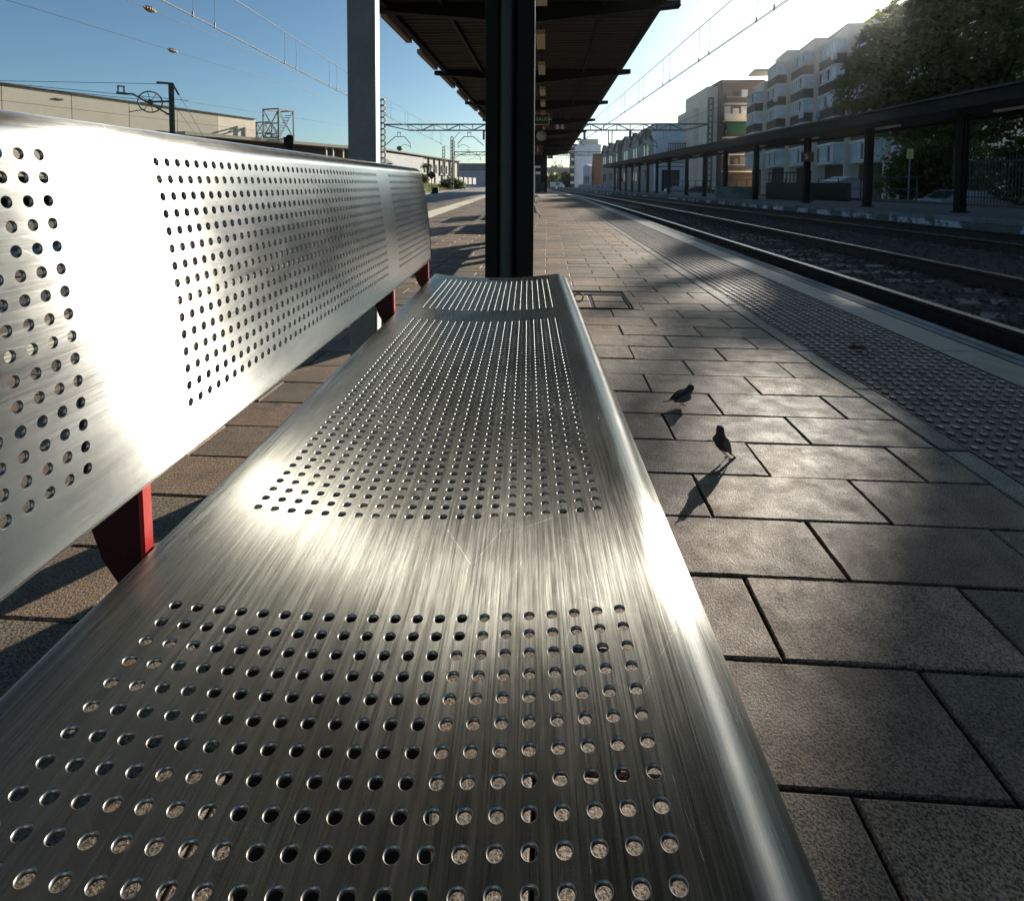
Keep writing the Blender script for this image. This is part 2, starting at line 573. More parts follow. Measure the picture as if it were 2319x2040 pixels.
mb = MB()
strip(mb, left_edge, 1.80, -0.008, -0.60, ys)
platform = struct(mb.build('platform', 'joint'))
platform['label'] = 'paved island platform'

# paving: 40 x 20 cm slabs in running bond
TX0, TY0 = -0.011, 1.3104
TL, TW, JT = 0.4, 0.2, 0.005
XR = 1.148


def tile_mesh(w, d, name='paving_tile', ch=0.003, m='paving', h=0.03):
    t = MB()
    x, y = w / 2, d / 2
    i = ch
    vs = [(-x, -y, -h), (x, -y, -h), (x, y, -h), (-x, y, -h),
          (-x, -y, -i * 0.8), (x, -y, -i * 0.8), (x, y, -i * 0.8), (-x, y, -i * 0.8),
          (-x + i, -y + i, 0), (x - i, -y + i, 0), (x - i, y - i, 0), (-x + i, y - i, 0)]
    fs = [(8, 9, 10, 11)]
    for k in range(4):
        k2 = (k + 1) % 4
        fs += [(k, k2, k2 + 4, k + 4), (k + 4, k2 + 4, k2 + 8, k + 8)]
    t.add(vs, fs)
    return t.mesh(name, m), vs, fs


full_me, full_v, full_f = tile_mesh(TL - JT, TW - JT)
MAN = (0.085, 0.535, 3.545, 3.995)           # the manhole takes these slabs away
cells = []
k0 = int((Y0 - TY0) / TW) + 1
for k in range(k0, int((32 - TY0) / TW)):
    y = TY0 + (k + 0.5) * TW
    off = TX0 + (0.0 if k % 2 == 0 else 0.205)
    xl = left_edge(y) + 0.65
    xr = XR + curve(y)
    n0 = int(math.floor((xl - off) / TL))
    x = off + n0 * TL
    while x < xr - 0.02:
        a, b = max(x, xl), min(x + TL, xr)
        x += TL
        if b - a < 0.03:
            continue
        # slabs around the cover are cut
        if y + TW / 2 > MAN[2] and y - TW / 2 < MAN[3] and b > MAN[0] and a < MAN[1]:
            if a < MAN[0] - 0.03:
                cells.append((a, MAN[0], y))
            if b > MAN[1] + 0.03:
                cells.append((MAN[1], b, y))
            continue
        # the pale warning band takes some too
        bl, br = -2.62 - 0.043 * y, -2.10 - 0.043 * y
        if b > bl and a < br:
            if a < bl - 0.03:
                cells.append((a, bl, y))
            if b > br + 0.03:
                cells.append((br, b, y))
            continue
        cells.append((a, b, y))


def in_view(x, y):
    if y < 0.6:
        return 0
    px = 1241 + 1293 * x / y
    py = 417 + 993 / y
    if not (-40 < px < 2360 and py < 2080):
        return 0
    # behind the seat or the back of the bench
    if py > 610 and px < 1241 + 0.37 * (py - 560) and px > 1000 - 0.98 * (py - 610) + 20:
        return 0
    if px < 960 and py < 600 - (px - 960) * 0.79 and py > 250:
        return 0
    return 1 / y ** 3


scored = sorted(cells, key=lambda c: -in_view((c[0] + c[1]) / 2, c[2]) * (c[1] - c[0]))
sing = scored[:296]
rest = scored[296:]
def worn_tile(w, d):
    """a slab whose arrises are chipped and not quite straight"""
    t = MB()
    n1, n2 = max(4, int(w / 0.011)), max(4, int(d / 0.011))
    loop = [(-w / 2 + w * i / n1, -d / 2, 0, 1) for i in range(n1)] + [(w / 2, -d / 2 + d * i / n2, -1, 0) for i in range(n2)] \
        + [(w / 2 - w * i / n1, d / 2, 0, -1) for i in range(n1)] + [(-w / 2, d / 2 - d * i / n2, 1, 0) for i in range(n2)]
    n = len(loop)
    a, b_, c_ = [], [], []
    ch = 0.0
    for (x, y, ix, iy) in loop:
        ch = 0.75 * ch + 0.25 * abs(random.gauss(0, 0.0035))
        k = 0.0011 + ch * 0.6 + (0.006 * random.random() if random.random() < 0.035 else 0)
        j = random.gauss(0, 0.0006)
        cx_, cy_ = x * (1 - 2 * k / w), y * (1 - 2 * k / d)
        a.append((cx_, cy_, 0))
        b_.append((x * (1 - 2 * abs(j) / w), y * (1 - 2 * abs(j) / d), -0.002 - ch * 0.6))
        c_.append((x, y, -0.03))
    fs = [tuple(range(n))]
    for i in range(n):
        i2 = (i + 1) % n
        fs += [(i + n, i2 + n, i2, i), (i + 2 * n, i2 + 2 * n, i2 + n, i + n)]
    t.add(a + b_ + c_, fs)
    return t.mesh('paving_tile', 'paving')


for num, (a, b, y) in enumerate(sing):
    w = b - a
    if num < 110:
        me = worn_tile(w - JT, TW - JT)
    else:
        me = full_me if abs(w - TL) < 1e-4 else tile_mesh(w - JT, TW - JT)[0]
    o = bpy.data.objects.new('paving_tile', me)
    col.objects.link(o)
    o.parent = platform
    o.location = ((a + b) / 2 + random.gauss(0, 0.0008), y + random.gauss(0, 0.0008), random.gauss(0, 0.0009))
    o.rotation_euler = (random.gauss(0, 0.0035), random.gauss(0, 0.0022), random.gauss(0, 0.0025))
mb = MB()
for (a, b, y) in rest:
    w = (b - a - JT) / 2
    d = (TW - JT) / 2
    cx, z = (a + b) / 2, random.gauss(0, 0.0012)
    tx, ty = random.gauss(0, 0.004), random.gauss(0, 0.0025)
    i = 0.004
    top = [(sx * (w - i), sy * (d - i)) for sx, sy in ((-1, -1), (1, -1), (1, 1), (-1, 1))]
    low = [(sx * w, sy * d) for sx, sy in ((-1, -1), (1, -1), (1, 1), (-1, 1))]
    vs = [(cx + p, y + q, z + p * ty + q * tx) for p, q in top] + [(cx + p, y + q, z - 0.003 + p * ty + q * tx) for p, q in low] \
        + [(cx + p, y + q, -0.02) for p, q in low]
    fs = [(0, 1, 2, 3)]
    for k in range(4):
        k2 = (k + 1) % 4
        fs += [(k + 4, k2 + 4, k2, k), (k + 8, k2 + 8, k2 + 4, k + 4)]
    mb.add(vs, fs)
o = mb.build('paving_tiles', 'paving', platform)
o['kind'] = 'stuff'
# far paving: the slabs are finer than a pixel there
mb = MB()
strip(mb, lambda y: left_edge(y) + 0.65, XR, 0.0, -0.02, [32 + 2 * i for i in range(55)])
m, nt, bs = new_mat('far_paving')
p = worldpos(nt)
br = nd(nt, 'ShaderNodeTexBrick')
br.inputs['Scale'].default_value = 1.0
br.inputs['Brick Width'].default_value = 0.4
br.inputs['Row Height'].default_value = 0.2
br.inputs['Mortar Size'].default_value = 0.006
br.inputs['Color1'].default_value = (0.25, 0.21, 0.18, 1)
br.inputs['Color2'].default_value = (0.32, 0.25, 0.20, 1)
br.inputs['Mortar'].default_value = (0.08, 0.07, 0.06, 1)
nt.links.new(p, br.inputs['Vector'])
nt.links.new(br.outputs[0], bs.inputs['Base Color'])
bs.inputs['Roughness'].default_value = 0.75
mb.build('far_paving', m, platform)

# pale tactile band on the left, ribbed
mb = MB()
for y in np.arange(1.0, 60, 0.4):
    bl, br_ = -2.61 - 0.043 * y, -2.11 - 0.043 * y
    mb.box(((bl + br_) / 2, y + 0.2, -0.012), (br_ - bl, 0.392, 0.026))
    for kx in range(8):
        if y < 24:
            mb.box((bl + 0.04 + kx * 0.06, y + 0.2, 0.003), (0.03, 0.38, 0.005))
o = mb.build('tactile_band', 'band', platform)

# border kerb along the paving
bm_ = {}
for i in range(60):
    y = 0.2 + 0.5 * i
    me = bm_.setdefault('b', tile_mesh(0.078, 0.494, 'border_stone', 0.004, 'border')[0])
    o = bpy.data.objects.new('border_stone', me)
    col.objects.link(o)
    o.parent = platform
    o.location = (1.190 + curve(y + .25), y + 0.25, random.gauss(0.001, 0.001))
    o.rotation_euler.z = random.gauss(0, 0.003)

# tactile paving with studs
tt = MB()
S = 0.3
x = S / 2 - 0.002
tt.add([(-x, -x, -0.03), (x, -x, -0.03), (x, x, -0.03), (-x, x, -0.03), (-x, -x, -0.004), (x, -x, -0.004), (x, x, -0.004), (-x, x, -0.004)],
       [(4, 5, 6, 7), (0, 1, 5, 4), (1, 2, 6, 5), (2, 3, 7, 6), (3, 0, 4, 7)])
for ix in range(6):
    for iy in range(6):
        cx, cy = -0.125 + ix * 0.05, -0.125 + iy * 0.05
        n = 10
        lo = [(cx + 0.0145 * math.cos(2 * math.pi * k / n), cy + 0.0145 * math.sin(2 * math.pi * k / n), -0.004) for k in range(n)]
        md = [(cx + 0.0125 * math.cos(2 * math.pi * k / n), cy + 0.0125 * math.sin(2 * math.pi * k / n), 0.0002) for k in range(n)]
        hi = [(cx + 0.0095 * math.cos(2 * math.pi * k / n), cy + 0.0095 * math.sin(2 * math.pi * k / n), 0.0016) for k in range(n)]
        fs = []
        for k in range(n):
            k2 = (k + 1) % n
            fs += [(k, k2, k2 + n, k + n), (k + n, k2 + n, k2 + 2 * n, k + 2 * n)]
        tt.add(lo + md + hi, fs)
        tt.add(hi, [tuple(range(n))], 1)
tac_me = tt.mesh('tactile_tile', ['tactile', 'stud'])
for i in range(148):
    y = 0.3 + 0.3 * i
    for kx in (0, 1):
        o = bpy.data.objects.new('tactile_tile', tac_me)
        col.objects.link(o)
        o.parent = platform
        o.location = (1.232 + 0.15 + 0.29 * kx + curve(y), y + 0.15, random.gauss(0, 0.0006))
        o.rotation_euler = (random.gauss(0, 0.0014), random.gauss(0, 0.0014), 0)
        o.scale = (0.965, 1, 1)
mb = MB()
strip(mb, 1.232, 1.815, 0.0, -0.02, [44.7 + 2 * i for i in range(48)])
mb.build('far_tactile_band', 'tactile', platform)

# concrete edge slabs and worn coping
i = 0
y = -3.0
while y < 120:
    L = 1.15 if y < 40 else 4.6
    mb = MB()
    strip(mb, 1.822, 2.022, 0.001, -0.2, [y + 0.004, y + L - 0.004])
    o = mb.build('edge_slab', 'edge', platform)
    mb = MB()
    xa = 2.046
    strip(mb, xa, 2.092, -0.002, -0.2, [y + 0.004, y + L - 0.004])
    strip(mb, 2.116, 2.175, -0.006, -0.62, [y + 0.002, y + L - 0.002])
    o = mb.build('coping', 'peeltop', platform)
    y += L
mb = MB()
strip(mb, 1.78, 2.14, -0.03, -0.6, ys)
mb.build('edge_core', 'joint', platform)

# manhole cover set into the paving
mh = thing('manhole_cover', 'slab filled manhole cover with ring handle in the paving beside the seat', 'manhole cover',
           ((MAN[0] + MAN[1]) / 2, (MAN[2] + MAN[3]) / 2, 0))
W = MAN[1] - MAN[0] - 0.01
mb = MB()
for sx in (-1, 1):
    mb.box((sx * (W / 2 - 0.006), 0, -0.012), (0.012, W, 0.022))
    mb.box((0, sx * (W / 2 - 0.006), -0.012), (W - 0.026, 0.012, 0.0218))
mb.build('frame', 'black', mh)
mb = MB()
mb.box((0, 0, -0.03), (W - 0.03, W - 0.03, 0.03))
mb.build('pan', 'joint', mh)
for yy in (-0.105, 0.10):
    for (xa, w) in ((-0.11, 0.17), (0.10, 0.21)):
        o = bpy.data.objects.new('inset_tile', tile_mesh(w - 0.006, 0.19, 'inset_tile')[0])
        col.objects.link(o)
        o.parent = mh
        o.location = (xa - 0.002, yy, -0.004)
mb = MB()
ring = [(0.028 * math.cos(a), 0.028 * math.sin(a), 0) for a in np.linspace(0, 2 * math.pi, 17)]
mb.tube(ring, 0.0045, 6)
o = mb.build('ring_handle', 'black', mh, (-0.10, -0.005, 0.022))
o.rotation_euler = (R(60), 0, 0)

# ------------------------------------------------------------------ railway
mb = MB()
vs, fs = [], []
nx, ny = 60, 260
yb = np.concatenate([np.linspace(-4, 30, 180), np.linspace(30.5, 150, 80)])
for j, y in enumerate(yb):
    for i2 in range(nx + 1):
        xa = 2.1 + curve(y) * 0.9
        xb = 11.3 + OPP * y * (1 if y < 90 else 90 / y) + 0.05
        xx = xa + (xb - xa) * i2 / nx
        vs.append((xx, y, -0.335 + random.uniform(-0.02, 0.02)))
for j in range(len(yb) - 1):
    for i2 in range(nx):
        a = j * (nx + 1) + i2
        fs.append((a, a + 1, a + nx + 2, a + nx + 1))
mb.add(vs, fs)
# shoulder of stones, joined: nobody could count them
for q in range(15000):
    y = random.uniform(2, 26) ** 1.0
    xx = random.uniform(2.25, 10.2 + OPP * y * .6)
    s = random.uniform(0.018, 0.04)
    z = -0.325
    c = Vector((xx, y, z))
    dirs = [Vector((1, 0, 0)), Vector((-1, 0, 0)), Vector((0, 1, 0)), Vector((0, -1, 0)), Vector((0, 0, 1))]
    vv = [c + Vector((d.x * s * random.uniform(.7, 1.3), d.y * s * random.uniform(.7, 1.3), d.z * s * random.uniform(.5, 1.1)))
          + Vector((random.uniform(-.01, .01), random.uniform(-.01, .01), random.uniform(-.008, .008))) for d in dirs]
    mb.add(vv, [(0, 2, 4), (2, 1, 4), (1, 3, 4), (3, 0, 4)], 1)
o = mb.build('ballast', ['ballast', 'stone'])
o['kind'] = 'stuff'


def rail_mesh(xc, xf, ylist, zt):
    b = MB()
    prof = [(-0.036, 0), (0.036, 0), (0.036, -0.03), (0.010, -0.045), (0.010, -0.135), (0.065, -0.15), (0.065, -0.165),
            (-0.065, -0.165), (-0.065, -0.15), (-0.010, -0.135), (-0.010, -0.045), (-0.036, -0.03)]
    n = len(prof)
    vs = []
    for y in ylist:
        vs += [(xf(xc, y) + px, y, zt + pz) for px, pz in prof]
    for i in range(len(ylist) - 1):
        for k in range(n):
            k2 = (k + 1) % n
            b.add([], [])
            b.f.append((i * n + k, i * n + k2, (i + 1) * n + k2, (i + 1) * n + k))
            b.mi.append(1 if k == 0 else 0)
            b.sm.append(False)
    b.v = vs
    return b


sl = MB()
sl.box((0, 0, -0.085), (2.6, 0.26, 0.17), top=0.93)
sleeper_me = sl.mesh('sleeper', 'sleeper')
fa = MB()
for s1 in (-0.87, 0.87):
    for s2 in (-0.10, 0.10):
        fa.box((s1 + s2, 0, 0.012), (0.06, 0.09, 0.03), top=0.7)
        fa.tube([(s1 + s2, 0, 0.02), (s1 + s2, 0, 0.06)], 0.014, 6)
fast_me = fa.mesh('fastening', 'rail')


def track(xc, xf, zt, ymin, ymax, label):
    t = bpy.data.objects.new('railway_track', None)
    col.objects.link(t)
    struct(t)
    t['label'] = label
    ylist = list(np.arange(ymin, ymax, 1.5))
    for s1 in (-0.87, 0.87):
        rail_mesh(xc + s1, xf, ylist, zt).build('rail', ['rail', 'railtop'], t)
    y = ymin
    k = 0
    while y < ymax - 1 and k < 150:
        o = bpy.data.objects.new('sleeper', sleeper_me)
        col.objects.link(o)
        o.parent = t
        o.location = (xf(xc, y), y, zt - 0.168 + random.gauss(0, 0.004))
        o.rotation_euler.z = random.gauss(0, 0.008)
        if y < 26:
            f = bpy.data.objects.new('fastening', fast_me)
            col.objects.link(f)
            f.parent = t
            f.location = o.location
        y += 0.6
        k += 1
    return t


ZR = -0.165
track(3.93, lambda x, y: x + curve(y), ZR, -1.5, 150, 'railway track beside the platform edge')
track(8.99, lambda x, y: x - 0.052 * y, ZR, -1.5, 62, 'railway track below the far platform')
# ------------------------------------------------------------------ left-hand track bed and bank
mb = MB()
strip(mb, lambda y: left_edge(y) - 5.2, lambda y: left_edge(y) - 0.02, -0.36, -1.1, ys)
o = struct(mb.build('left_trackbed', 'ballast'))
track(-5.4 - 1.75, lambda x, y: x - 0.071 * y, ZR, 10, 120, 'railway track on the left of the platform')
mb = MB()
strip(mb, lambda y: left_edge(y), lambda y: left_edge(y) + 0.62, 0.0, -0.6, ys)
mb.build('left_edge_slab', 'edge', platform)
# grass bank
vs, fs = [], []
gx, gy = 30, 44
for j in range(gy + 1):
    y = 30 + 100 * j / gy
    for i in range(gx + 1):
        a = i / gx
        x = left_edge(y) - 4.6 - a * 34
        h = -0.35 + 1.15 * min(1, a * 5.0) + 0.35 * a + random.uniform(-0.08, 0.08)
        vs.append((x, y, h))
for j in range(gy):
    for i in range(gx):
        a = j * (gx + 1) + i
        fs.append((a + 1, a, a + gx + 1, a + gx + 2))
mb = MB()
mb.add(vs, fs, 0, True)
struct(mb.build('grass_bank', 'bank'))


def bank_z(x, y):
    a = (left_edge(y) - 4.6 - x) / 34
    return -0.35 + 1.15 * min(1, max(0, a) * 5.0) + 0.35 * a


mb = MB()
for q in range(9000):
    y = random.uniform(34, 112)
    x = left_edge(y) - 4.9 - random.random() ** 1.6 * 16
    z = bank_z(x, y)
    h = random.uniform(0.12, 0.42)
    a = random.uniform(0, math.pi)
    w = random.uniform(0.03, 0.09)
    l = Vector((random.uniform(-.15, .15), random.uniform(-.15, .15), h))
    b = Vector((x, y, z - 0.03))
    d = Vector((math.cos(a) * w, math.sin(a) * w, 0))
    mb.add([b - d, b + d, b + l], [(0, 1, 2)])
o = mb.build('grass', 'grass')
o['kind'] = 'stuff'

# ------------------------------------------------------------------ canopy over the platform
CZ = 3.968
CL, CR = -3.03, 2.05
can = thing('platform_canopy', 'dark corrugated platform canopy overhead on tapered cantilever beams', 'canopy', (0, 0, CZ))
mb = MB()
cy = np.arange(-20.0, 60.0, 0.04)  # the stretch behind the camera is unseen, added to block sky light
for (z0, flip) in ((0.06, False), (0.045, True)):
    vs = []
    for y in cy:
        z = z0 + 0.03 * max(-0.8, min(0.8, 1.6 * math.sin(2 * math.pi * y / 0.25)))
        vs += [(CL, y, z), (CR, y, z)]
    fs = [(2 * i, 2 * i + 1, 2 * i + 3, 2 * i + 2) for i in range(len(cy) - 1)]
    mb.add(vs, fs)
mb.build('roof_sheet', 'canopy', can)
bms = MB()
mid = -0.39
for (a, b) in ((CL - 0.22, mid), (CR + 0.22, mid)):
    za, zb = -0.10, -0.36
    bms.add([(a, -0.06, za), (b, -0.06, zb), (b, -0.06, 0.0), (a, -0.06, 0.0), (a, 0.06, za), (b, 0.06, zb), (b, 0.06, 0.0), (a, 0.06, 0.0)],
            [(0, 1, 2, 3), (7, 6, 5, 4), (0, 4, 5, 1), (3, 2, 6, 7), (0, 3, 7, 4)])
    n = Vector((b - a, 0, zb - za))
    bms.beam((a, 0, za), (b, 0, zb), 0.2, 0.02)
beam_me = bms.mesh('canopy_beam', 'black')
for n in range(-3, 10):
    o = bpy.data.objects.new('canopy_beam', beam_me)
    col.objects.link(o)
    o.parent = can
    o.location = (0, 4.3 + 6.0 * n, 0.0)
pu = MB()
for (x, w) in ((CL + 0.12, 0.1), (-1.87, 0.07), (0.95, 0.05), (CR - 0.12, 0.1)):
    pm = MB()
    pm.box((x, 20, -0.045), (w, 80, 0.11))
    pm.build('purlin', 'black', can)
gt = MB()
gt.box((0, 0, 0), (0.12, 2.0, 0.10))
gt.box((0.03, 0, 0.07), (0.05, 2.06, 0.05))
g_me = gt.mesh('edge_trough', 'gutter')
for n in range(19):
    o = bpy.data.objects.new('edge_trough', g_me)
    col.objects.link(o)
    o.parent = can
    o.location = (CL - 0.085, 2.75 + 3.0 * n, -0.03)
# hung luminaires
lm = MB()
lm.box((0, 0, 0), (0.17, 1.2, 0.09), mi=0)
lm2 = MB()
lm2.box((0, 0, 0.27), (0.015, 0.015, 0.45))
lm2_me = lm2.mesh('hanger', 'black')
first = None
for n, y in enumerate((8.6, 11.5, 14.3, 17.8, 20.4, 23.3, 26.3, 29.2)):
    if first is None:
        first = thing('hanging_luminaire', 'yellowish tube luminaire hung under the canopy, nearest of the row', 'lamp', (-0.12, y, 3.62), 0, 'luminaires under the canopy')
        lm.build('cover', 'lamp', first)
        for yy in (-0.5, 0.5):
            o = bpy.data.objects.new('hanger', lm2_me)
            col.objects.link(o)
            o.parent = first
            o.location = (0, yy, 0)
    else:
        clone(first, (-0.12 - 0.004 * y, y, 3.62), None, 'yellowish tube luminaire under the canopy, ' + ('', 'second', 'third', 'fourth', 'fifth', 'sixth', 'seventh', 'farthest')[n] + ' in the row from the camera')

# near column with downpipe
c = thing('canopy_column', 'black steel canopy column with a grey downpipe, just past the bench end', 'column', (-0.258, 3.9, 0), R(1))
mb = MB()
mb.box((-0.122, 0.02, 1.8), (0.082, 0.22, 3.6))
mb.box((0.105, 0.02, 1.8), (0.112, 0.22, 3.6))
mb.box((-0.01, 0.08, 1.8), (0.136, 0.05, 3.6))
mb.build('shaft', 'black', c, bevel=0.006)
mb = MB()
mb.tube([(-0.028, -0.035, 0.0), (-0.028, -0.035, 3.6)], 0.050, 20)
mb.build('downpipe', 'pipe', c)
mb = MB()
mb.box((0, 0.02, 0.01), (0.5, 0.45, 0.02))
for sx in (-1, 1):
    for sy in (-1, 1):
        mb.tube([(sx * 0.2, 0.02 + sy * 0.18, 0.02), (sx * 0.2, 0.02 + sy * 0.18, 0.05)], 0.014, 6)
mb.build('base_plate', 'black', c)
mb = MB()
mb.box((0.163, -0.06, 1.8), (0.003, 0.04, 3.55))  # white strip painted in for sunlight on the column's right face
mb.build('painted_sun_edge', 'whitetrim', c)


# ------------------------------------------------------------------ perforated steel bench
HP = 0.016


def seat_map(u):
    """u across the seat (0 = camera axis); returns position x,z and unit normal"""
    ur, Rr = 0.093, 0.040
    ul, Rl = -0.301, 0.008
    f = lambda x: 0.4554 + 0.354 * (x + 0.1174) ** 2
    if u > ur:
        sl_ = 2 * 0.354 * (ur + 0.1174)
        a0 = math.atan(sl_)
        t = (u - ur) / Rr
        amax = R(98)
        ext = 0
        if t > amax:
            ext = (t - amax) * Rr
            t = amax
        # centre of the roll lies below the surface
        cx, cz = ur + Rr * math.sin(a0), f(ur) - Rr * math.cos(a0)
        ang = math.pi / 2 + a0 - t
        x, z = cx + Rr * math.cos(ang), cz + Rr * math.sin(ang)
        nx_, nz_ = math.cos(ang), math.sin(ang)
        return x + ext * nz_, z - ext * nx_, nx_, nz_
    if u < ul:
        sl_ = 2 * 0.354 * (ul + 0.1174)
        a0 = math.atan(sl_)
        t = (ul - u) / Rl
        ext = 0
        if t > R(80):
            ext = (t - R(80)) * Rl
            t = R(80)
        cx, cz = ul + Rl * math.sin(a0), f(ul) - Rl * math.cos(a0)
        ang = math.pi / 2 + a0 + t
        x, z = cx + Rl * math.cos(ang), cz + Rl * math.sin(ang)
        nx_, nz_ = math.cos(ang), math.sin(ang)
        return x - ext * nz_, z + ext * nx_, nx_, nz_
    d = 2 * 0.354 * (u + 0.1174)
    l = math.hypot(1, d)
    return u, f(u), -d / l, 1 / l


BX, BZ, BA, BC = -0.33504, 0.768 + 0.01844, 0.12048, -0.28419


def back_map(d):
    """d down the back from the top row of holes; the front normal points to +x"""
    dt, Rt = -0.012, 0.023
    db, Rb = 0.2655, 0.006

    def core(d):
        x = BX + math.sin(BA) * d + BC * (d - 0.112) ** 2
        z = BZ - math.cos(BA) * d
        tx, tz = math.sin(BA) + 2 * BC * (d - 0.112), -math.cos(BA)
        l = math.hypot(tx, tz)
        return x, z, -tz / l, tx / l
    if d < dt:
        x, z, nx_, nz_ = core(dt)
        a0 = math.atan2(nz_, nx_)
        t = (dt - d) / Rt
        ext = 0
        if t > R(120):
            ext = (t - R(120)) * Rt
            t = R(120)
        cx, cz = x - Rt * nx_, z - Rt * nz_
        a = a0 + t
        return cx + Rt * math.cos(a) - ext * math.sin(a), cz + Rt * math.sin(a) + ext * math.cos(a), math.cos(a), math.sin(a)
    if d > db:
        x, z, nx_, nz_ = core(db)
        a0 = math.atan2(nz_, nx_)
        t = (d - db) / Rb
        ext = 0
        if t > R(90):
            ext = (t - R(90)) * Rb
            t = R(90)
        cx, cz = x - Rb * nx_, z - Rb * nz_
        a = a0 - t
        return cx + Rb * math.cos(a) + ext * math.sin(a), cz + Rb * math.sin(a) - ext * math.cos(a), math.cos(a), math.sin(a)
    return core(d)


def perforated(fmap, ucols, vrows, uedge, vedge, vend=None, roll=None, thick=0.0025, r=0.0036, flip=False, n=16):
    """sheet with one round hole at every (u, v); fmap bends it; vrows is a list of panels"""
    b = MB()
    key = {}

    def pos(u, v, depth=0.0):
        x, z, nx_, nz_ = fmap(u)
        y = v
        if roll:
            lo, hi, Rr = roll
            if vend and v > hi - 0.06:
                hh = vend(u)
                base = hi - 0.035
                if v > base:
                    v = base + (v - base) * (hh - base) / (hi - base)
                y = v
                hi_ = hh
            else:
                hi_ = hi
            e = 0.0
            if v > hi_:
                a = min((v - hi_) / Rr, R(90))
                y = hi_ + Rr * math.sin(a)
                e = Rr * (1 - math.cos(a)) + max(0, (v - hi_) - R(90) * Rr)
            elif v < lo:
                a = min((lo - v) / Rr, R(90))
                y = lo - Rr * math.sin(a)
                e = Rr * (1 - math.cos(a)) + max(0, (lo - v) - R(90) * Rr)
            depth = depth + e
        return (x - nx_ * depth, y, z - nz_ * depth)

    def vid(u, v, lay):
        k = (round(u, 6), round(v, 6), lay)
        if k not in key:
            key[k] = len(b.v)
            b.v.append(pos(u, v, thick if lay == 1 else 0.0))
        return key[k]

    def face(ids, mi=0, smooth=True):
        b.f.append(tuple(reversed(ids)) if flip else tuple(ids))
        b.mi.append(mi)
        b.sm.append(smooth)
    h = HP / 2
    per = n // 4
    outer = []
    for s in range(4):
        for t in range(per):
            a = -1 + 2 * t / per
            outer.append([(a, -1), (1, a), (-a, 1), (-1, -a)][s])
    ang = [math.atan2(q[1], q[0]) for q in outer]
    hole_v = [v for panel in vrows for v in panel]
    # breakpoints, so that plain regions share vertices with the hole cells
    ub = set()
    for u in ucols:
        ub |= {round(u - h, 6), round(u + h, 6)}
        for t in range(1, per):
            ub.add(round(u - h + HP * t / per, 6))
    us = sorted(ub | {round(e, 6) for e in uedge})
    vb = set()
    for v in hole_v:
        vb |= {round(v - h, 6), round(v + h, 6)}
        for t in range(1, per):
            vb.add(round(v - h + HP * t / per, 6))
    vs_ = sorted(vb | {round(e, 6) for e in vedge})
    umin, umax = ucols[0] - h - 1e-6, ucols[-1] + h + 1e-6
    pan = [(p_[0] - h - 1e-6, p_[-1] + h + 1e-6) for p_ in vrows]
    for lay in (0, 1):
        for i in range(len(us) - 1):
            for j in range(len(vs_) - 1):
                uc, vc = (us[i] + us[i + 1]) / 2, (vs_[j] + vs_[j + 1]) / 2
                if umin < uc < umax and any(a < vc < c_ for a, c_ in pan):
                    continue
                ids = [vid(us[i], vs_[j], lay), vid(us[i + 1], vs_[j], lay), vid(us[i + 1], vs_[j + 1], lay), vid(us[i], vs_[j + 1], lay)]
                face(ids if lay == 0 else ids[::-1])
    rb = r + 0.0006
    for u in ucols:
        for v in hole_v:
            o = [(u + q[0] * h, v + q[1] * h) for q in outer]
            ids0 = [vid(round(p_[0], 6), round(p_[1], 6), 0) for p_ in o]
            ids1 = [vid(round(p_[0], 6), round(p_[1], 6), 1) for p_ in o]
            k = len(b.v)
            for (rr, dp) in ((rb, 0.0), (rb, 0.0), (r, 0.0006), (r, thick), (r, thick)):
                for a in ang:
                    b.v.append(pos(u + rr * math.cos(a), v + rr * math.sin(a), dp))
            for t in range(n):
                t2 = (t + 1) % n
                face((ids0[t], ids0[t2], k + t2, k + t))
                face((k + n + t, k + n + t2, k + 2 * n + t2, k + 2 * n + t), 1)
                face((k + 2 * n + t, k + 2 * n + t2, k + 3 * n + t2, k + 3 * n + t), 1)
                face((k + 4 * n + t, k + 4 * n + t2, ids1[t2], ids1[t]))
    return b


M['steelcut'] = mat('cut_steel_edge', (0.27, 0.27, 0.26), 0.4, 1.0, var=0.1, scale=60, bstr=0)
scol = [-0.253 + HP * j for j in range(21)]
p1 = [0.392 - HP * i for i in range(25, -1, -1)]
p2 = [0.518 + HP * i for i in range(48)]
p3 = [1.396 + HP * i for i in range(26)]
ue = [-0.34, -0.33, -0.315, -0.3105, -0.308, -0.306, -0.3035, -0.301, -0.285, -0.27]
ue += [0.079, 0.086, 0.093] + [0.093 + 0.040 * R(a) for a in range(7, 98, 7)] + [0.093 + 0.040 * R(98), 0.093 + 0.040 * R(98) + 0.02]
ve = [-0.12, -0.05, 0.42, 0.45, 0.48, 1.30, 1.34, 1.81, 1.845, 1.87, 1.882]
bench = thing('bench', 'perforated brushed steel bench filling the foreground, on red brackets', 'bench', (0, 0, 0), BENCH_TH)
sb = perforated(seat_map, scol, [p1, p2, p3], ue, ve)
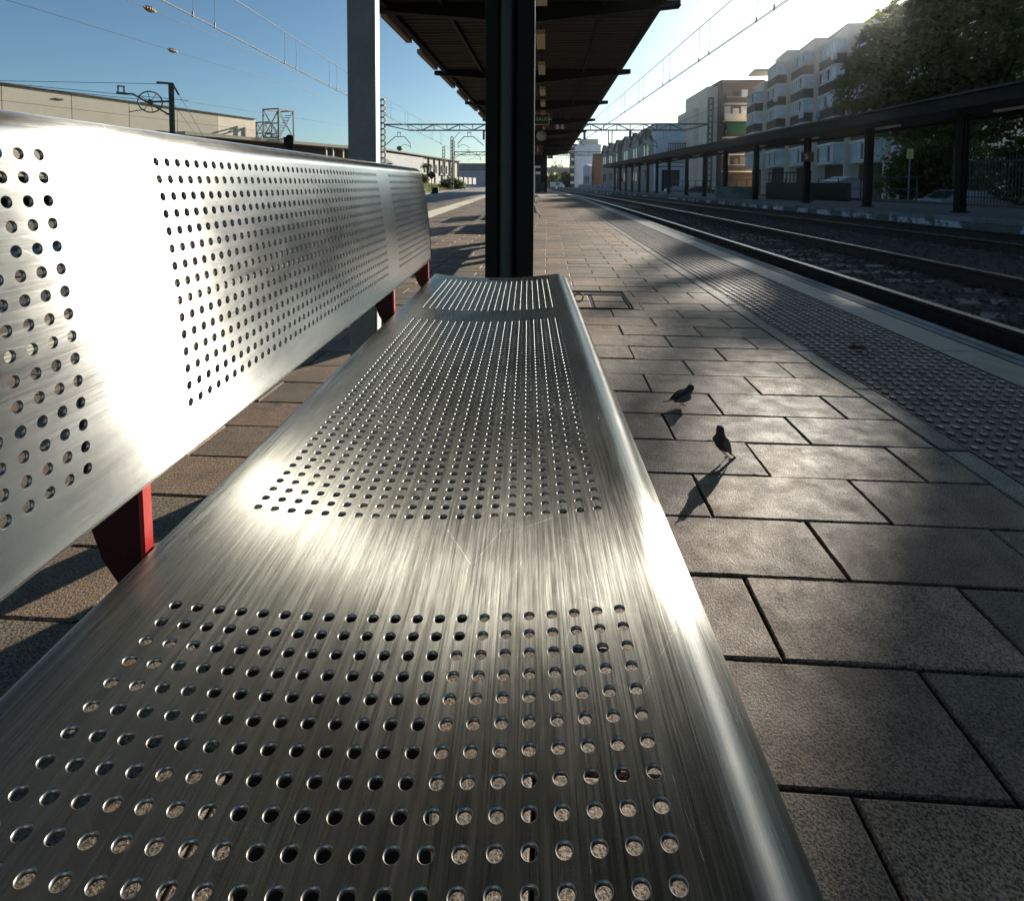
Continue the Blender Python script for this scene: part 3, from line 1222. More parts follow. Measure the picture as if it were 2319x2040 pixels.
# closing rims at both ends so that the sheet has an edge
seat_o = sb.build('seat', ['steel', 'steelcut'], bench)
bcols = [HP * i for i in range(15)]
p1b = [0.388 - HP * i for i in range(25, -1, -1)]
p2b = [0.5127 + HP * i for i in range(48)]
p3b = [1.388 + HP * i for i in range(26)]
dt = -0.012
ueb = [dt - 0.023 * R(120) - 0.012] + [dt - 0.023 * R(a) for a in range(120, -1, -10)] + [-0.010, 0.24, 0.255, 0.2655, 0.2655 + 0.006 * R(30), 0.2655 + 0.006 * R(60), 0.2655 + 0.006 * R(90), 0.2655 + 0.006 * R(90) + 0.008]
veb = [-0.075 - 0.012 * R(90) - 0.012] + [-0.075 - 0.012 * R(a) for a in (90, 60, 30)] + [-0.075, -0.05, 0.42, 0.45, 0.48, 1.29, 1.33] \
    + [1.806, 1.82, 1.835] + [1.835 + 0.012 * R(a) for a in (22, 45, 67, 90)] + [1.835 + 0.012 * R(90) + 0.012]


def vend(d):
    t = max(0.0, min(1.0, (0.10 - d) / 0.13))
    return 1.835 - 0.03 * t * t


sbk = perforated(back_map, bcols, [p1b, p2b, p3b], ueb, veb, vend=vend, roll=(-0.075, 1.835, 0.012))
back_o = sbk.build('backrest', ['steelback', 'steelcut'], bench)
# red flat-bar brackets that carry seat and back
for yb_ in (-0.02, 0.452, 1.332, 1.80):
    mb = MB()
    poly = [(-0.368, 0.745), (-0.366, 0.60), (-0.364, 0.52), (-0.360, 0.485), (-0.350, 0.455), (-0.335, 0.432), (-0.315, 0.418), (-0.29, 0.412),
            (-0.255, 0.412), (-0.25, 0.437), (-0.285, 0.443), (-0.314, 0.450), (-0.3155, 0.525), (-0.324, 0.62), (-0.345, 0.745)]
    mb.prism([(x, yb_, z) for x, z in poly], (0, -0.004, 0), (0, 0.004, 0))
    br_o = mb.build('bracket', 'shaded_red', bench)  # plate colour darkened for its shaded face
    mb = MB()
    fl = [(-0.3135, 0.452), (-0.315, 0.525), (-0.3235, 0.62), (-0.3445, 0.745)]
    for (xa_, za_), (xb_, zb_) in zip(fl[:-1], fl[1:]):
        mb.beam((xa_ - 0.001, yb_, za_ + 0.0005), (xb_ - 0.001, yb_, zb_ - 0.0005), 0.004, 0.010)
    mb.build('lit_edge_flange', 'red', br_o)  # brighter red stands for the sunlit edge of the same plate
    mb = MB()
    poly = [(-0.285, 0.405), (-0.265, 0.37), (-0.25, 0.28), (-0.24, 0.03), (-0.27, 0.0), (-0.04, 0.0), (-0.07, 0.03), (-0.08, 0.28), (-0.06, 0.38), (-0.03, 0.425), (-0.10, 0.43), (-0.245, 0.435), (-0.25, 0.41)]
    mb.prism([(x, yb_, z) for x, z in poly], (0, -0.006, 0), (0, 0.006, 0))
    mb.build('leg', 'black', bench)  # a red plate, coloured black for the shade under the seat
mb = MB()
ell = [(0.028 * math.cos(a), 0.006 * math.sin(a), 0) for a in np.linspace(0, 2 * math.pi, 20)[:-1]]
mb.prism(ell, (0, 0, -0.001), (0, 0, 0.001))
o = mb.build('slot', 'black', bench, (-0.10, 1.862, 0.4562))

# steel post behind the bench
pst = thing('bench_post', 'satin steel square post rising behind the bench back', 'post', (-0.553, 1.69, 0), R(2), 'steel posts beside the benches')
mb = MB()
mb.box((0, 0, 1.96), (0.080, 0.05, 3.92))
mb.build('shaft', 'post', pst, bevel=0.004)
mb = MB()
mb.box((0.042, 0.0, 1.96), (0.0035, 0.044, 3.9))  # bright strip stands for sun on the post's own steel
mb.build('painted_sun_edge', 'whitetrim', pst)
mb = MB()
mb.box((0, 0, 0.006), (0.16, 0.13, 0.012))
mb.build('base_plate', 'post', pst)
# benches further along the platform, almost hidden behind the column
b2 = clone(bench, (-0.22, 6.0, 0), None, 'perforated steel bench hidden behind the black column')
b3 = clone(bench, (-0.33, 10.0, 0), None, 'second perforated steel bench beyond the black column')
b4 = clone(bench, (-0.32, 13.3, 0), None, 'perforated steel bench showing its end right of the black column')
for (x, y, l) in ((-0.52, 6.2, 'steel post at the near end of the bench behind the column'), (-0.60, 7.75, 'steel post at the far end of the bench behind the column'),
                  (-0.72, 10.2, 'steel post at the near end of the second bench behind the column'), (-0.72, 11.7, 'steel post at the far end of the second bench behind the column'),
                  (-0.80, 13.6, 'steel post at the near end of the third bench behind the column'), (-0.80, 15.3, 'steel post at the far end of the third bench behind the column')):
    clone(pst, (x, y, 0), None, l)

# ------------------------------------------------------------------ signs and fittings under the canopy
s = thing('exit_sign', 'dark green hanging sign reading SALIDA with a pale border', 'sign', (-0.42, 23.6, 3.42))
mb = MB()
mb.box((0, 0, 0), (0.92, 0.08, 0.48))
mb.build('panel', 'signgreen', s)
mb = MB()
for zz in (-0.225, 0.225):
    mb.box((0, -0.043, zz), (0.91, 0.01, 0.025))
for xx in (-0.442, 0.442):
    mb.box((xx, -0.043, 0), (0.025, 0.0102, 0.425))
mb.build('border', 'signwhite', s)
text('lettering', '\u2193SALIDA', 0.20, 'signwhite', s, (0.155, -0.043, -0.01))
mb = MB()
for xx in (-0.38, 0.38):
    mb = MB()
    mb.box((xx, 0, 0.39), (0.02, 0.02, 0.3))
    mb.build('hanger', 'black', s)

s = thing('platform_clock', 'round station clock with pale dial hanging under the canopy', 'clock', (-0.36, 30, 3.27))
rot = Matrix.Rotation(R(90), 3, 'X')
mb = MB()
mb.lathe([(0.0, 0.10), (0.30, 0.10), (0.32, 0.12), (0.345, 0.10), (0.345, -0.10), (0.0, -0.10)], 32, rot=rot)
mb.box((0, 0, 0.48), (0.05, 0.05, 0.3))
mb.build('housing', 'black', s)
mb = MB()
mb.lathe([(0.0, 0.112), (0.27, 0.112), (0.27, 0.10)], 32, rot=rot)
mb.build('dial', 'clockface', s)
mb = MB()
for k in range(12):
    a = k * math.pi / 6
    mb.beam((0.215 * math.sin(a), -0.114, 0.215 * math.cos(a)), (0.245 * math.sin(a), -0.114, 0.245 * math.cos(a)), 0.016, 0.004)
mb.build('hour_marks', 'black', s)
for (a, l, w) in ((R(50), 0.13, 0.026), (R(-140), 0.19, 0.018)):
    mb = MB()
    mb.beam((-0.03 * math.sin(a), -0.118, -0.03 * math.cos(a)), (l * math.sin(a), -0.118, l * math.cos(a)), w, 0.004)
    mb.build('clock_hand', 'black', s)

s = thing('track_number_sign', 'square maroon sign with a white number 1 under the clock', 'sign', (-0.545, 30, 2.55))
mb = MB()
mb.box((0, 0, 0), (0.52, 0.06, 0.5))
mb.box((0, 0, 0.8), (0.04, 0.04, 1.2))
mb.build('panel', 'signmaroon', s)
text('numeral', '1', 0.36, 'signwhite', s, (0.0, -0.033, 0))

spot = None
for (x, lab) in ((0.40, 'left of the twin spotlights under the canopy edge'), (0.62, 'right of the twin spotlights under the canopy edge')):
    spot = thing('spotlight', lab, 'spotlight', (x, 25.7, 3.28), 0, 'twin spotlights under the canopy')
    mb = MB()
    mb.lathe([(0.0, 0.14), (0.05, 0.14), (0.075, 0.05), (0.085, -0.06), (0.0, -0.05)], 14)
    mb.build('housing', 'white', spot)
    mb = MB()
    mb.tube([(0, 0, 0.14), (0, 0, 0.70)], 0.015, 6)
    mb.build('stem', 'black', spot)

s = thing('help_point', 'slim white information post standing right of the black column', 'information post', (-0.56, 23.6, 0))
mb = MB()
mb.box((0, 0, 0.72), (0.05, 0.05, 1.44))
mb.build('pole', 'white', s)
mb = MB()
mb.box((0.10, 0, 1.47), (0.30, 0.12, 0.08), top=0.9)
mb.build('cap', 'white', s)
mb = MB()
mb.box((0.15, 0.0, 1.22), (0.19, 0.03, 0.11))
mb.build('plate', 'white', s)

s = thing('platform_kiosk', 'dark kiosk block standing at the end of the platform canopy', 'kiosk', (-2.1, 56.5, 0))
mb = MB()
mb.box((0, 0, 1.9), (4.0, 3.0, 3.8))
mb.build('wall', 'black', s)
mb = MB()
mb.box((0.9, -1.54, 1.0), (1.0, 0.06, 2.0))
mb.build('door', 'pipe', s)
for zx in (-1.2, -0.1):
    mb = MB()
    mb.box((zx, -1.53, 1.6), (0.9, 0.05, 0.9))
    mb.build('window', 'darkglass', s)
mb = MB()
mb.box((1.45, -1.7, 0.45), (0.7, 0.4, 0.9))
mb.build('cabinet', 'darkgreen', s)
s = thing('far_exit_sign', 'small green hanging sign beyond the kiosk at the canopy end', 'sign', (0.18, 50, 3.15))
mb = MB()
mb.box((0, 0, 0), (0.45, 0.06, 0.34))
mb.box((0, 0, 0.5), (0.03, 0.03, 0.68))
mb.build('panel', 'signgreen', s)
mb = MB()
mb.box((-0.05, -0.032, 0.0), (0.22, 0.008, 0.12))
mb.build('pictogram', 'signwhite', s)

# ------------------------------------------------------------------ sparrows
def bird(label, loc, rz, pitch, legs, tail_dir, scale=1.0):
    t = thing('sparrow', label, 'bird', loc, rz, 'sparrows on the paving')
    # spine rings: (along, up, half width, half height)
    K = 1.08
    rings = [(-0.052, 0.004, 0.006, 0.004), (-0.044, 0.004, 0.010, 0.008), (-0.030, 0.002, 0.0175, 0.016), (-0.012, 0.000, 0.0225, 0.0215),
             (0.006, 0.001, 0.0235, 0.023), (0.020, 0.005, 0.0205, 0.021), (0.029, 0.012, 0.016, 0.0165), (0.036, 0.019, 0.0145, 0.0145),
             (0.044, 0.023, 0.0145, 0.014), (0.051, 0.024, 0.012, 0.0115), (0.0565, 0.023, 0.007, 0.007)]
    n = 14
    b = MB()
    vs, fs = [], []
    cp, sp_ = math.cos(pitch), math.sin(pitch)

    def tr(x, y, z):
        return (x * cp - z * sp_, y, x * sp_ + z * cp)
    for (x, z, w, h) in rings:
        for k in range(n):
            a = 2 * math.pi * k / n
            vs.append(tr(x, K * w * math.cos(a), z + K * h * math.sin(a)))
    for i in range(len(rings) - 1):
        for k in range(n):
            k2 = (k + 1) % n
            fs.append((i * n + k, i * n + k2, (i + 1) * n + k2, (i + 1) * n + k))
    fs += [tuple(reversed(range(n))), tuple(range((len(rings) - 1) * n, len(rings) * n))]
    b.add(vs, fs, 0, True)
    hgt = legs[2]
    up = (0, 0, hgt)
    body = b.build('body', 'feather', t, up)
    sd = body.modifiers.new('sub', 'SUBSURF')
    sd.levels = sd.render_levels = 1
    b = MB()
    b.lathe([(0.0045, 0.0), (0.0035, 0.005), (0.0, 0.013)], 8, c=tr(0.055, 0, 0.0225), rot=Matrix.Rotation(math.pi / 2 - pitch, 3, 'Y'))
    b.build('beak', 'beak', t, up)
    for sy in (-1, 1):
        b = MB()
        b.lathe([(0.0, -0.002), (0.0019, -0.001), (0.0019, 0.001), (0.0, 0.002)], 8, c=tr(0.0495, sy * 0.0125, 0.0265))
        b.build('eye', 'black', t, up)
        # folded wing
        b = MB()
        prof = [(0.020, 0.012, 0.000), (0.012, 0.016, 0.006), (-0.01, 0.015, 0.009), (-0.034, 0.010, 0.007), (-0.056, 0.004, 0.003), (-0.066, 0.001, 0.0005)]
        vv, ff = [], []
        for (x, h, th) in prof:
            for k in range(6):
                a = math.pi * k / 5 - math.pi / 2
                yy = 0.0245 - 0.25 * max(0, -x - 0.02) + th * 0.45 * math.cos(a)
                vv.append(tr(x, sy * yy, 0.004 + h * math.sin(a)))
        for i in range(len(prof) - 1):
            for k in range(5):
                q = (i * 6 + k, i * 6 + k + 1, (i + 1) * 6 + k + 1, (i + 1) * 6 + k)
                ff.append(q if sy < 0 else q[::-1])
        b.add(vv, ff, 0, True)
        o = b.build('wing', 'belly', t, up)
        so = o.modifiers.new('solid', 'SOLIDIFY')
        so.thickness = 0.002
        # leg with toes
        b = MB()
        hip = Vector(tr(-0.008, sy * 0.009, -0.017)) + Vector(up)
        kn = hip + Vector((-0.006, 0, -0.009))
        ft = Vector((legs[0], sy * 0.009 + legs[1], 0.002))
        b.tube([hip, kn, ft], [0.003, 0.0016, 0.0012], 6)
        for a in (-0.45, 0, 0.45, math.pi):
            L = 0.012 if a != math.pi else 0.008
            b.tube([ft, ft + Vector((L * 0.6 * math.cos(a), L * 0.6 * math.sin(a), 0.0008)), ft + Vector((L * math.cos(a), L * math.sin(a), -0.001))], [0.0012, 0.001, 0.0005], 5)
        b.build('leg', 'legskin', t)
    b = MB()
    td = tail_dir
    root = Vector(tr(-0.046, 0, 0.005))
    for k, sp2 in enumerate((-0.006, -0.002, 0.002, 0.006)):
        d = Vector((-math.cos(td), sp2 * 4, math.sin(td))) * 0.056
        b.beam(root + Vector((0, sp2 * 0.5, 0)), root + d, 0.007, 0.0016)
    b.build('tail', 'feather', t, up)
    t.scale = (scale,) * 3
    return t


bird('dark sparrow hopping to the right, the farther of the two birds', (0.478, 1.99, 0), R(28), R(12), (-0.003, 0.0, 0.037), R(-3), 0.84)
bird('dark sparrow standing upright over its long shadow, nearer of the two birds', (0.486, 1.585, 0), R(208), R(56), (-0.046, -0.004, 0.072), R(-40), 0.76)

s = MB()
lf = []
pts = [(0, -0.05), (0.014, -0.03), (0.022, 0.0), (0.016, 0.03), (0, 0.055), (-0.016, 0.03), (-0.022, 0.0), (-0.014, -0.03)]
s.add([(x, y, 0.006 + 0.012 * (abs(x) / 0.022) + 0.006 * math.sin(y * 60)) for x, y in pts] + [(0, 0, 0.004)], [(i, (i + 1) % 8, 8) for i in range(8)], 0, True)
o = s.build('fallen_leaf', 'deadleaf', None, (1.46, 2.72, 0.004), R(75))
tag(o, 'dry curled leaf lying on the studded tactile paving', 'leaf')
so = o.modifiers.new('solid', 'SOLIDIFY')
so.thickness = 0.001

# ------------------------------------------------------------------ far platform across the tracks
mb = MB()
yo = [-4 + 4.0 * i for i in range(36)]
strip(mb, lambda y: 11.19 + OPP * y, lambda y: 17.6 + OPP * y, -0.10, -0.95, yo, 0)
fp = struct(mb.build('far_platform', 'peel'))
fp['label'] = 'far platform with a peeling white edge wall'
mb = MB()
strip(mb, lambda y: 11.50 + OPP * y, lambda y: 17.6 + OPP * y, 0.0, -0.094, yo, 0)
mb.build('paving', 'oppfloor', fp)
for i in range(60):
    y = 6 + 2.0 * i
    mb = MB()
    strip(mb, lambda y: 11.17 + OPP * y, lambda y: 11.497 + OPP * y, random.gauss(0.004, 0.003), -0.096, [y + 0.008, y + 1.992])
    mb.build('coping_stone', 'peeltop', fp)
# hand-painted marker on the wall face: pale red and white
mk = MB()
y = 24.6
for (dy, w) in ((0.0, 0.34), (0.95, 0.34)):
    mk.box((11.178 + OPP * (y + dy), y + dy, -0.235), (0.02, w, 0.22), OPP_RZ)
mk.build('painted_mark', 'white', fp)
mk = MB()
mk.box((11.178 + OPP * (y + 0.47), y + 0.47, -0.235), (0.02, 0.45, 0.18), OPP_RZ)
mk.build('painted_mark', 'signmaroon', fp)

oc = thing('far_canopy', 'long low black canopy over the far platform', 'canopy', (0, 0, 0), OPP_RZ)
mb = MB()
ya, yb_ = 4.0, 73.0
for q0, q1, z0, z1 in ((11.92, 12.0, 2.84, 3.16), (14.55, 14.63, 2.84, 3.16), (12.005, 14.545, 2.90, 2.98)):
    mb.box(((q0 + q1) / 2, (ya + yb_) / 2, (z0 + z1) / 2), (q1 - q0, yb_ - ya, z1 - z0))
mb.box((13.27, yb_ + 0.05, 3.0), (2.7, 0.08, 0.30))
mb.build('fascia', 'black', oc)
mb = MB()
for i in range(int((yb_ - ya) / 0.22)):
    y = ya + 0.22 * i
    mb.box((13.27, y + 0.11, 3.20 + random.gauss(0, .004)), (2.86, 0.205, 0.05), mi=0)
    mb.tube([(11.84, y, 3.225), (14.7, y, 3.225)], 0.035, 6)
o = mb.build('roof_tiles', 'canopy', oc)
o['kind'] = 'stuff'
pm = MB()
pm.box((0, 0, 1.42), (0.06, 0.20, 2.84))
pm.box((-0.095, 0, 1.42), (0.03, 0.22, 2.84))
pm.box((0.095, 0, 1.42), (0.03, 0.22, 2.84))
pm.box((0, 0, 0.03), (0.34, 0.34, 0.03))
pm_me = pm.mesh('post', 'black')
for y in (12.2, 16.5, 20.8, 25.1, 30.3, 34.6, 38.3, 42.2, 46.9, 50.7, 54.1, 57.6, 61.0, 64.3, 67.5, 71.0):
    o = bpy.data.objects.new('post', pm_me)
    col.objects.link(o)
    o.parent = oc
    o.location = (13.05, y, 0.0)
lm = MB()
lm.box((0, 0, 0), (0.14, 1.3, 0.07))
lum_me = lm.mesh('luminaire', 'white')
for i in range(12):
    o = bpy.data.objects.new('luminaire', lum_me)
    col.objects.link(o)
    o.parent = oc
    o.location = (13.4, 10 + 5.2 * i, 2.84)

s = thing('track_number_sign', 'dark maroon sign with a white number 5 hung under the far canopy', 'sign', opp(12.72, 25.2, 1.98), R(3))
mb = MB()
mb.box((0, 0, 0), (0.52, 0.06, 0.42))
mb.box((0.0, 0, 0.53), (0.03, 0.03, 0.66))
mb.build('panel', 'signmaroon', s)
text('numeral', '5', 0.30, 'signwhite', s, (-0.06, -0.033, 0))

s = thing('sign_post', 'thin post with a small yellowish plate between far canopy posts', 'sign', (16.2, 26.8, 0), R(-20))
mb = MB()
mb.tube([(0, 0, 0), (0, 0, 2.0)], 0.03, 8)
mb.build('pole', 'galv', s)
mb = MB()
mb.box((0, -0.035, 2.2), (0.25, 0.03, 0.45))
mb.build('plate', 'signyellow', s)

s = thing('underpass_wall', 'pale worn block wall at the head of the underpass stairs', 'low wall', opp(12.9, 33, 0), OPP_RZ)
mb = MB()
mb.box((-0.15, 0, 0.31), (2.2, 0.3, 0.62))
mb.box((-0.15, 0, 0.65), (2.3, 0.36, 0.06))
mb.build('wall', 'peeltop', s, bevel=0.015)
s = thing('underpass_parapet', 'dark green parapet enclosing the underpass stairs', 'parapet', opp(14.8, 30.6, 0), OPP_RZ)
mb = MB()
mb.box((-0.3, 0, 0.45), (0.25, 4.6, 0.9))
mb.box((1.5, 0, 0.45), (0.25, 4.6, 0.9))
mb.build('wall', 'darkgreen', s)
for yy in np.linspace(-2.2, 2.2, 12):
    mb = MB()
    mb.box((-0.3, yy, 1.15), (0.04, 0.04, 0.5))
    mb.build('baluster', 'darkgreen', s)
mb = MB()
mb.box((-0.3, 0, 1.42), (0.07, 4.6, 0.06))
mb.build('handrail', 'darkgreen', s)

# bar fence at the right end of the far platform, with a kerb
fe = thing('bar_fence', 'dark metal bar fence behind the far platform at the right', 'fence', (0, 0, 0), OPP_RZ)
bar = MB()
bar.box((0, 0, 0.95), (0.022, 0.022, 1.72))
bar_me = bar.mesh('bar', 'pipe')
for i in range(84):
    o = bpy.data.objects.new('bar', bar_me)
    col.objects.link(o)
    o.parent = fe
    o.location = (17.9, 10.6 + 0.145 * i, 0.05)
mb = MB()
mb.box((17.9, 16.6, 0.35), (0.03, 12.2, 0.05))
mb.box((17.9, 16.6, 1.70), (0.03, 12.2, 0.05))
mb.build('rail', 'pipe', fe)
mb = MB()
mb.box((17.9, 17.0, -0.15), (0.25, 13.5, 0.5))
mb.build('plinth', 'oppfloor', fe)
s = thing('low_kerb_wall', 'low kerb wall along the back of the far platform', 'low wall', (0, 0, 0), OPP_RZ)
mb = MB()
mb.box((17.85, 43, -0.05), (0.3, 38, 0.36))
mb.build('wall', 'oppfloor', s)
# thin rail fence on that kerb
mb = MB()
for i in range(20):
    mb.tube([(17.85, 25 + 2 * i, 0.12), (17.85, 25 + 2 * i, 1.2)], 0.03, 6)
for zz in (0.6, 1.15):
    mb.tube([(17.85, 25, zz), (17.85, 63, zz)], 0.022, 6)
mb.build('railing', 'pipe', s)

# street behind
mb = MB()
strip(mb, lambda y: 18.6 + OPP * y, lambda y: 30 + OPP * y, -0.86, -1.2, yo, 0)
struct(mb.build('street', 'asphalt'))


def car(label, loc, rz, paint, group=None):
    t = thing('parked_car', label, 'car', loc, rz, group)
    prof = [(-2.05, 0.35), (-2.1, 0.62), (-1.95, 0.86), (-1.25, 0.95), (-0.55, 1.40), (0.75, 1.44), (1.45, 1.02), (2.02, 0.95), (2.1, 0.6), (2.05, 0.33)]
    mb = MB()
    n = len(prof)
    hw = {0.35: .80, 0.33: .80}
    vs = []
    for sx in (-1, 1):
        for (y, z) in prof:
            w = 0.84 if z < 1.1 else 0.64
            vs.append((sx * w, y, z))
    fs = [tuple(range(n)), tuple(reversed(range(n, 2 * n)))]
    fs += [(i, i + n, (i + 1) % n + n, (i + 1) % n) for i in range(n)]
    mb.add(vs, fs)
    mb.build('body', paint, t, bevel=0.05)
    mb = MB()
    for sx in (-1, 1):
        mb.add([(sx * 0.825, -1.05, 0.98), (sx * 0.825, 1.30, 1.03), (sx * 0.665, 0.72, 1.37), (sx * 0.665, -0.50, 1.34)], [(0, 1, 2, 3)])
    mb.build('side_window', 'darkglass', t)
    mb = MB()
    mb.add([(-0.62, -1.26, 0.98), (0.62, -1.26, 0.98), (0.55, -0.62, 1.38), (-0.55, -0.62, 1.38)], [(0, 1, 2, 3)])
    mb.build('windscreen', 'darkglass', t)
    mb = MB()
    mb.add([(-0.62, 1.475, 1.05), (0.62, 1.475, 1.05), (0.55, 0.84, 1.41), (-0.55, 0.84, 1.41)], [(0, 3, 2, 1)])
    mb.build('rear_window', 'darkglass', t)
    rt = Matrix.Rotation(R(90), 3, 'Y')
    for sx in (-1, 1):
        for y in (-1.3, 1.3):
            mb = MB()
            mb.lathe([(0, -0.1), (0.30, -0.1), (0.32, 0), (0.30, 0.1), (0, 0.1)], 14, c=(sx * 0.76, y, 0.32), rot=rt)
            w = mb.build('wheel', 'tyre', t)
            mb = MB()
            mb.lathe([(0, -0.108), (0.19, -0.108), (0.19, 0.108), (0, 0.108)], 10, c=(sx * 0.76, y, 0.32), rot=rt)
            mb.build('rim', 'galv', w)
        mb = MB()
        mb.box((sx * 0.6, -2.04, 0.7), (0.32, 0.06, 0.14))
        mb.build('headlight', 'winglass', t)
    return t


car('silver car parked behind the far platform beside the bar fence', (20.9, 30.2, -0.86), R(100), 'carsilver')
car('dark car parked in front of the white sheet hall, nearer of the two', (22.0, 84.0, -0.86), R(96), 'cardark', 'cars parked before the white hall')
car('silver grey car parked in front of the white hall behind the dark one', (20.6, 92.0, -0.86), R(86), 'carsilver', 'cars parked before the white hall')

s = thing('street_hut', 'small pale hut with a pitched roof on the street side', 'hut', (23.4, 47, -0.86), R(12))
mb = MB()
mb.prism([(-1.0, 0, 0), (1.0, 0, 0), (1.0, 0, 1.85), (-0.1, 0, 2.25), (-1.0, 0, 1.95)], (0, -0.9, 0), (0, 0.9, 0))
mb.build('wall', 'hut', s)
mb = MB()
mb.box((-0.62, -0.915, 1.35), (0.3, 0.04, 0.7))
mb.build('window', 'darkglass', s)
mb = MB()
mb.beam((-1.12, 0, 1.96), (-0.1, 0, 2.30), 1.95, 0.05)
mb.beam((-0.1, 0, 2.30), (1.1, 0, 1.86), 1.95, 0.05)
mb.build('roof', 'whitetrim', s)
s = thing('waste_container', 'pale blue container standing behind the bar fence', 'container', (22.0, 26.5, -0.86), R(15))
mb = MB()
mb.box((0, 0, 0.95), (1.3, 1.0, 1.5), top=0.92)
mb.build('body', 'bluebox', s, bevel=0.03)
mb = MB()
mb.box((0, 0, 1.76), (1.3, 1.0, 0.1), top=0.9)
mb.build('lid', 'bluebox', s)
for sx in (-1, 1):
    mb = MB()
    mb.lathe([(0, -0.04), (0.1, -0.04), (0.1, 0.04), (0, 0.04)], 10, c=(sx * 0.5, -0.3, 0.1), rot=Matrix.Rotation(R(90), 3, 'Y'))
    mb.build('wheel', 'tyre', s)


# ------------------------------------------------------------------ foliage
CA, SA, CE, SE = math.cos(SUN_AZ), math.sin(SUN_AZ), math.cos(SUN_EL), math.sin(SUN_EL)


def sun_uv(x, y, z):
    return x * CA - y * SA, z * CE - (x * SA + y * CA) * SE


def foliage(lobes, n, size, keep=None, shell=0.55, clump=18, spread=0.5, seed=1):
    """leaf-sized faces gathered in clumps spread through the lobes"""
    rg = np.random.default_rng(seed)
    w = np.array([l[3] ** 2 for l in lobes], float)
    w /= w.sum()
    vs, fs = [], []
    nc = n // clump
    for _ in range(nc):
        l = lobes[rg.choice(len(lobes), p=w)]
        d = rg.normal(size=3)
        d /= np.linalg.norm(d)
        rr = l[3] * (shell + (1 - shell) * rg.random()) ** (1 / 1.5)
        c = np.array([l[0], l[1], l[2]]) + d * rr * np.array([1, 1, l[4] if len(l) > 4 else 0.9])
        sp = spread * rg.uniform(0.5, 1.3)
        for k in range(clump):
            p = c + rg.normal(size=3) * sp * np.array([0.6, 0.6, 0.42])
            if keep and not keep(p, rg):
                continue
            s = size * rg.uniform(0.6, 1.35)
            a = rg.normal(size=3)
            a /= np.linalg.norm(a)
            b = np.cross(a, rg.normal(size=3))
            b /= np.linalg.norm(b) + 1e-9
            o = len(vs)
            up = np.cross(a, b) * s * 0.12
            vs += [tuple(p - a * s), tuple(p + b * s * 0.62 + up), tuple(p + a * s), tuple(p - b * s * 0.62 + up)]
            fs.append((o, o + 1, o + 2, o + 3))
    return vs, fs


def tree(name, label, base, lobes, n, size, trunk_r, mat_='leaf', keep=None, seed=1, group=None, cat='tree', spread=0.55, shell=0.5):
    t = thing(name, label, cat, base, 0, group)
    b = Vector(base)
    vs, fs = foliage(lobes, n, size, keep, seed=seed, spread=spread, shell=shell)
    mb = MB()
    mb.add([Vector(v) - b for v in vs], fs)
    mb.build('crown', mat_, t)
    mb = MB()
    rg = random.Random(seed)
    if trunk_r:
        cz = min(l[2] for l in lobes) - b.z
        ctr = Vector((sum(l[0] for l in lobes) / len(lobes), sum(l[1] for l in lobes) / len(lobes), 0)) - Vector((b.x, b.y, 0))
        fork = Vector((ctr.x * 0.25, ctr.y * 0.25, max(0.4, cz * 0.75)))
        mb.tube([(0, 0, -0.1), fork * 0.5 + Vector((rg.uniform(-.1, .1), rg.uniform(-.1, .1), 0)), fork], [trunk_r * 1.25, trunk_r, trunk_r * 0.8], 9)
        for l in lobes:
            e = Vector(l[:3]) - b
            m1 = fork.lerp(e, 0.5) + Vector((rg.uniform(-.3, .3), rg.uniform(-.3, .3), rg.uniform(0, .5)))
            mb.tube([fork, m1, e], [trunk_r * 0.6, trunk_r * 0.35, trunk_r * 0.12], 6)
            for k in range(4):
                d = Vector((rg.gauss(0, 1), rg.gauss(0, 1), rg.gauss(0.3, .7))).normalized() * l[3] * 0.85
                st = m1.lerp(e, rg.uniform(.4, 1))
                mb.tube([st, st + d * 0.5 + Vector((0, 0, .15)), e + d], [trunk_r * 0.15, trunk_r * 0.09, 0.012], 5)
        mb.build('trunk', 'bark', t)
    return t


GAPS = [(0.08, -1.02, 0.16, 0.10, 1.0)]


def sun_gap(p, rg):
    """the crown's upper left outline, cut so that sun and shade fall as wanted on the paving"""
    u, v = sun_uv(*p)
    wob = 0.05 * math.sin(9.0 * v) + 0.03 * math.sin(23.0 * v + 1.0)
    if u > -0.03 + wob:
        return v < 0.15 + 0.62 * u + 0.15 * math.sin(6.0 * u) + rg.normal() * 0.08
    if u > -0.40 + wob:
        if v > -0.56 + 0.08 * math.sin(15 * u):
            return False
    edge = -1.5 * max(0.0, -2.0 - u)
    top = -0.32 + 0.62 * (u + 0.42) + 0.10 * math.sin(7.7 * u + 1.0) + edge
    if v > top + rg.normal() * 0.06:
        return False
    pat = math.sin(4.6 * u + 1.3 * math.sin(5.3 * v)) * math.sin(7.1 * v + 0.9 * math.sin(3.9 * u))
    if v > top - 0.75 and pat < -0.22 + rg.normal() * 0.1:
        return False
    if v > top - 1.6 and pat < -0.55:
        return False
    for (gu, gv, ru, rv, pr) in GAPS:
        q = ((u - gu) / ru) ** 2 + ((v - gv) / rv) ** 2
        if q < 1 and rg.random() < pr:
            return False
    return True


def ua(u, along, z, r, fl=0.9):
    return (u * CA + along * SA, -u * SA + along * CA, z, r, fl)


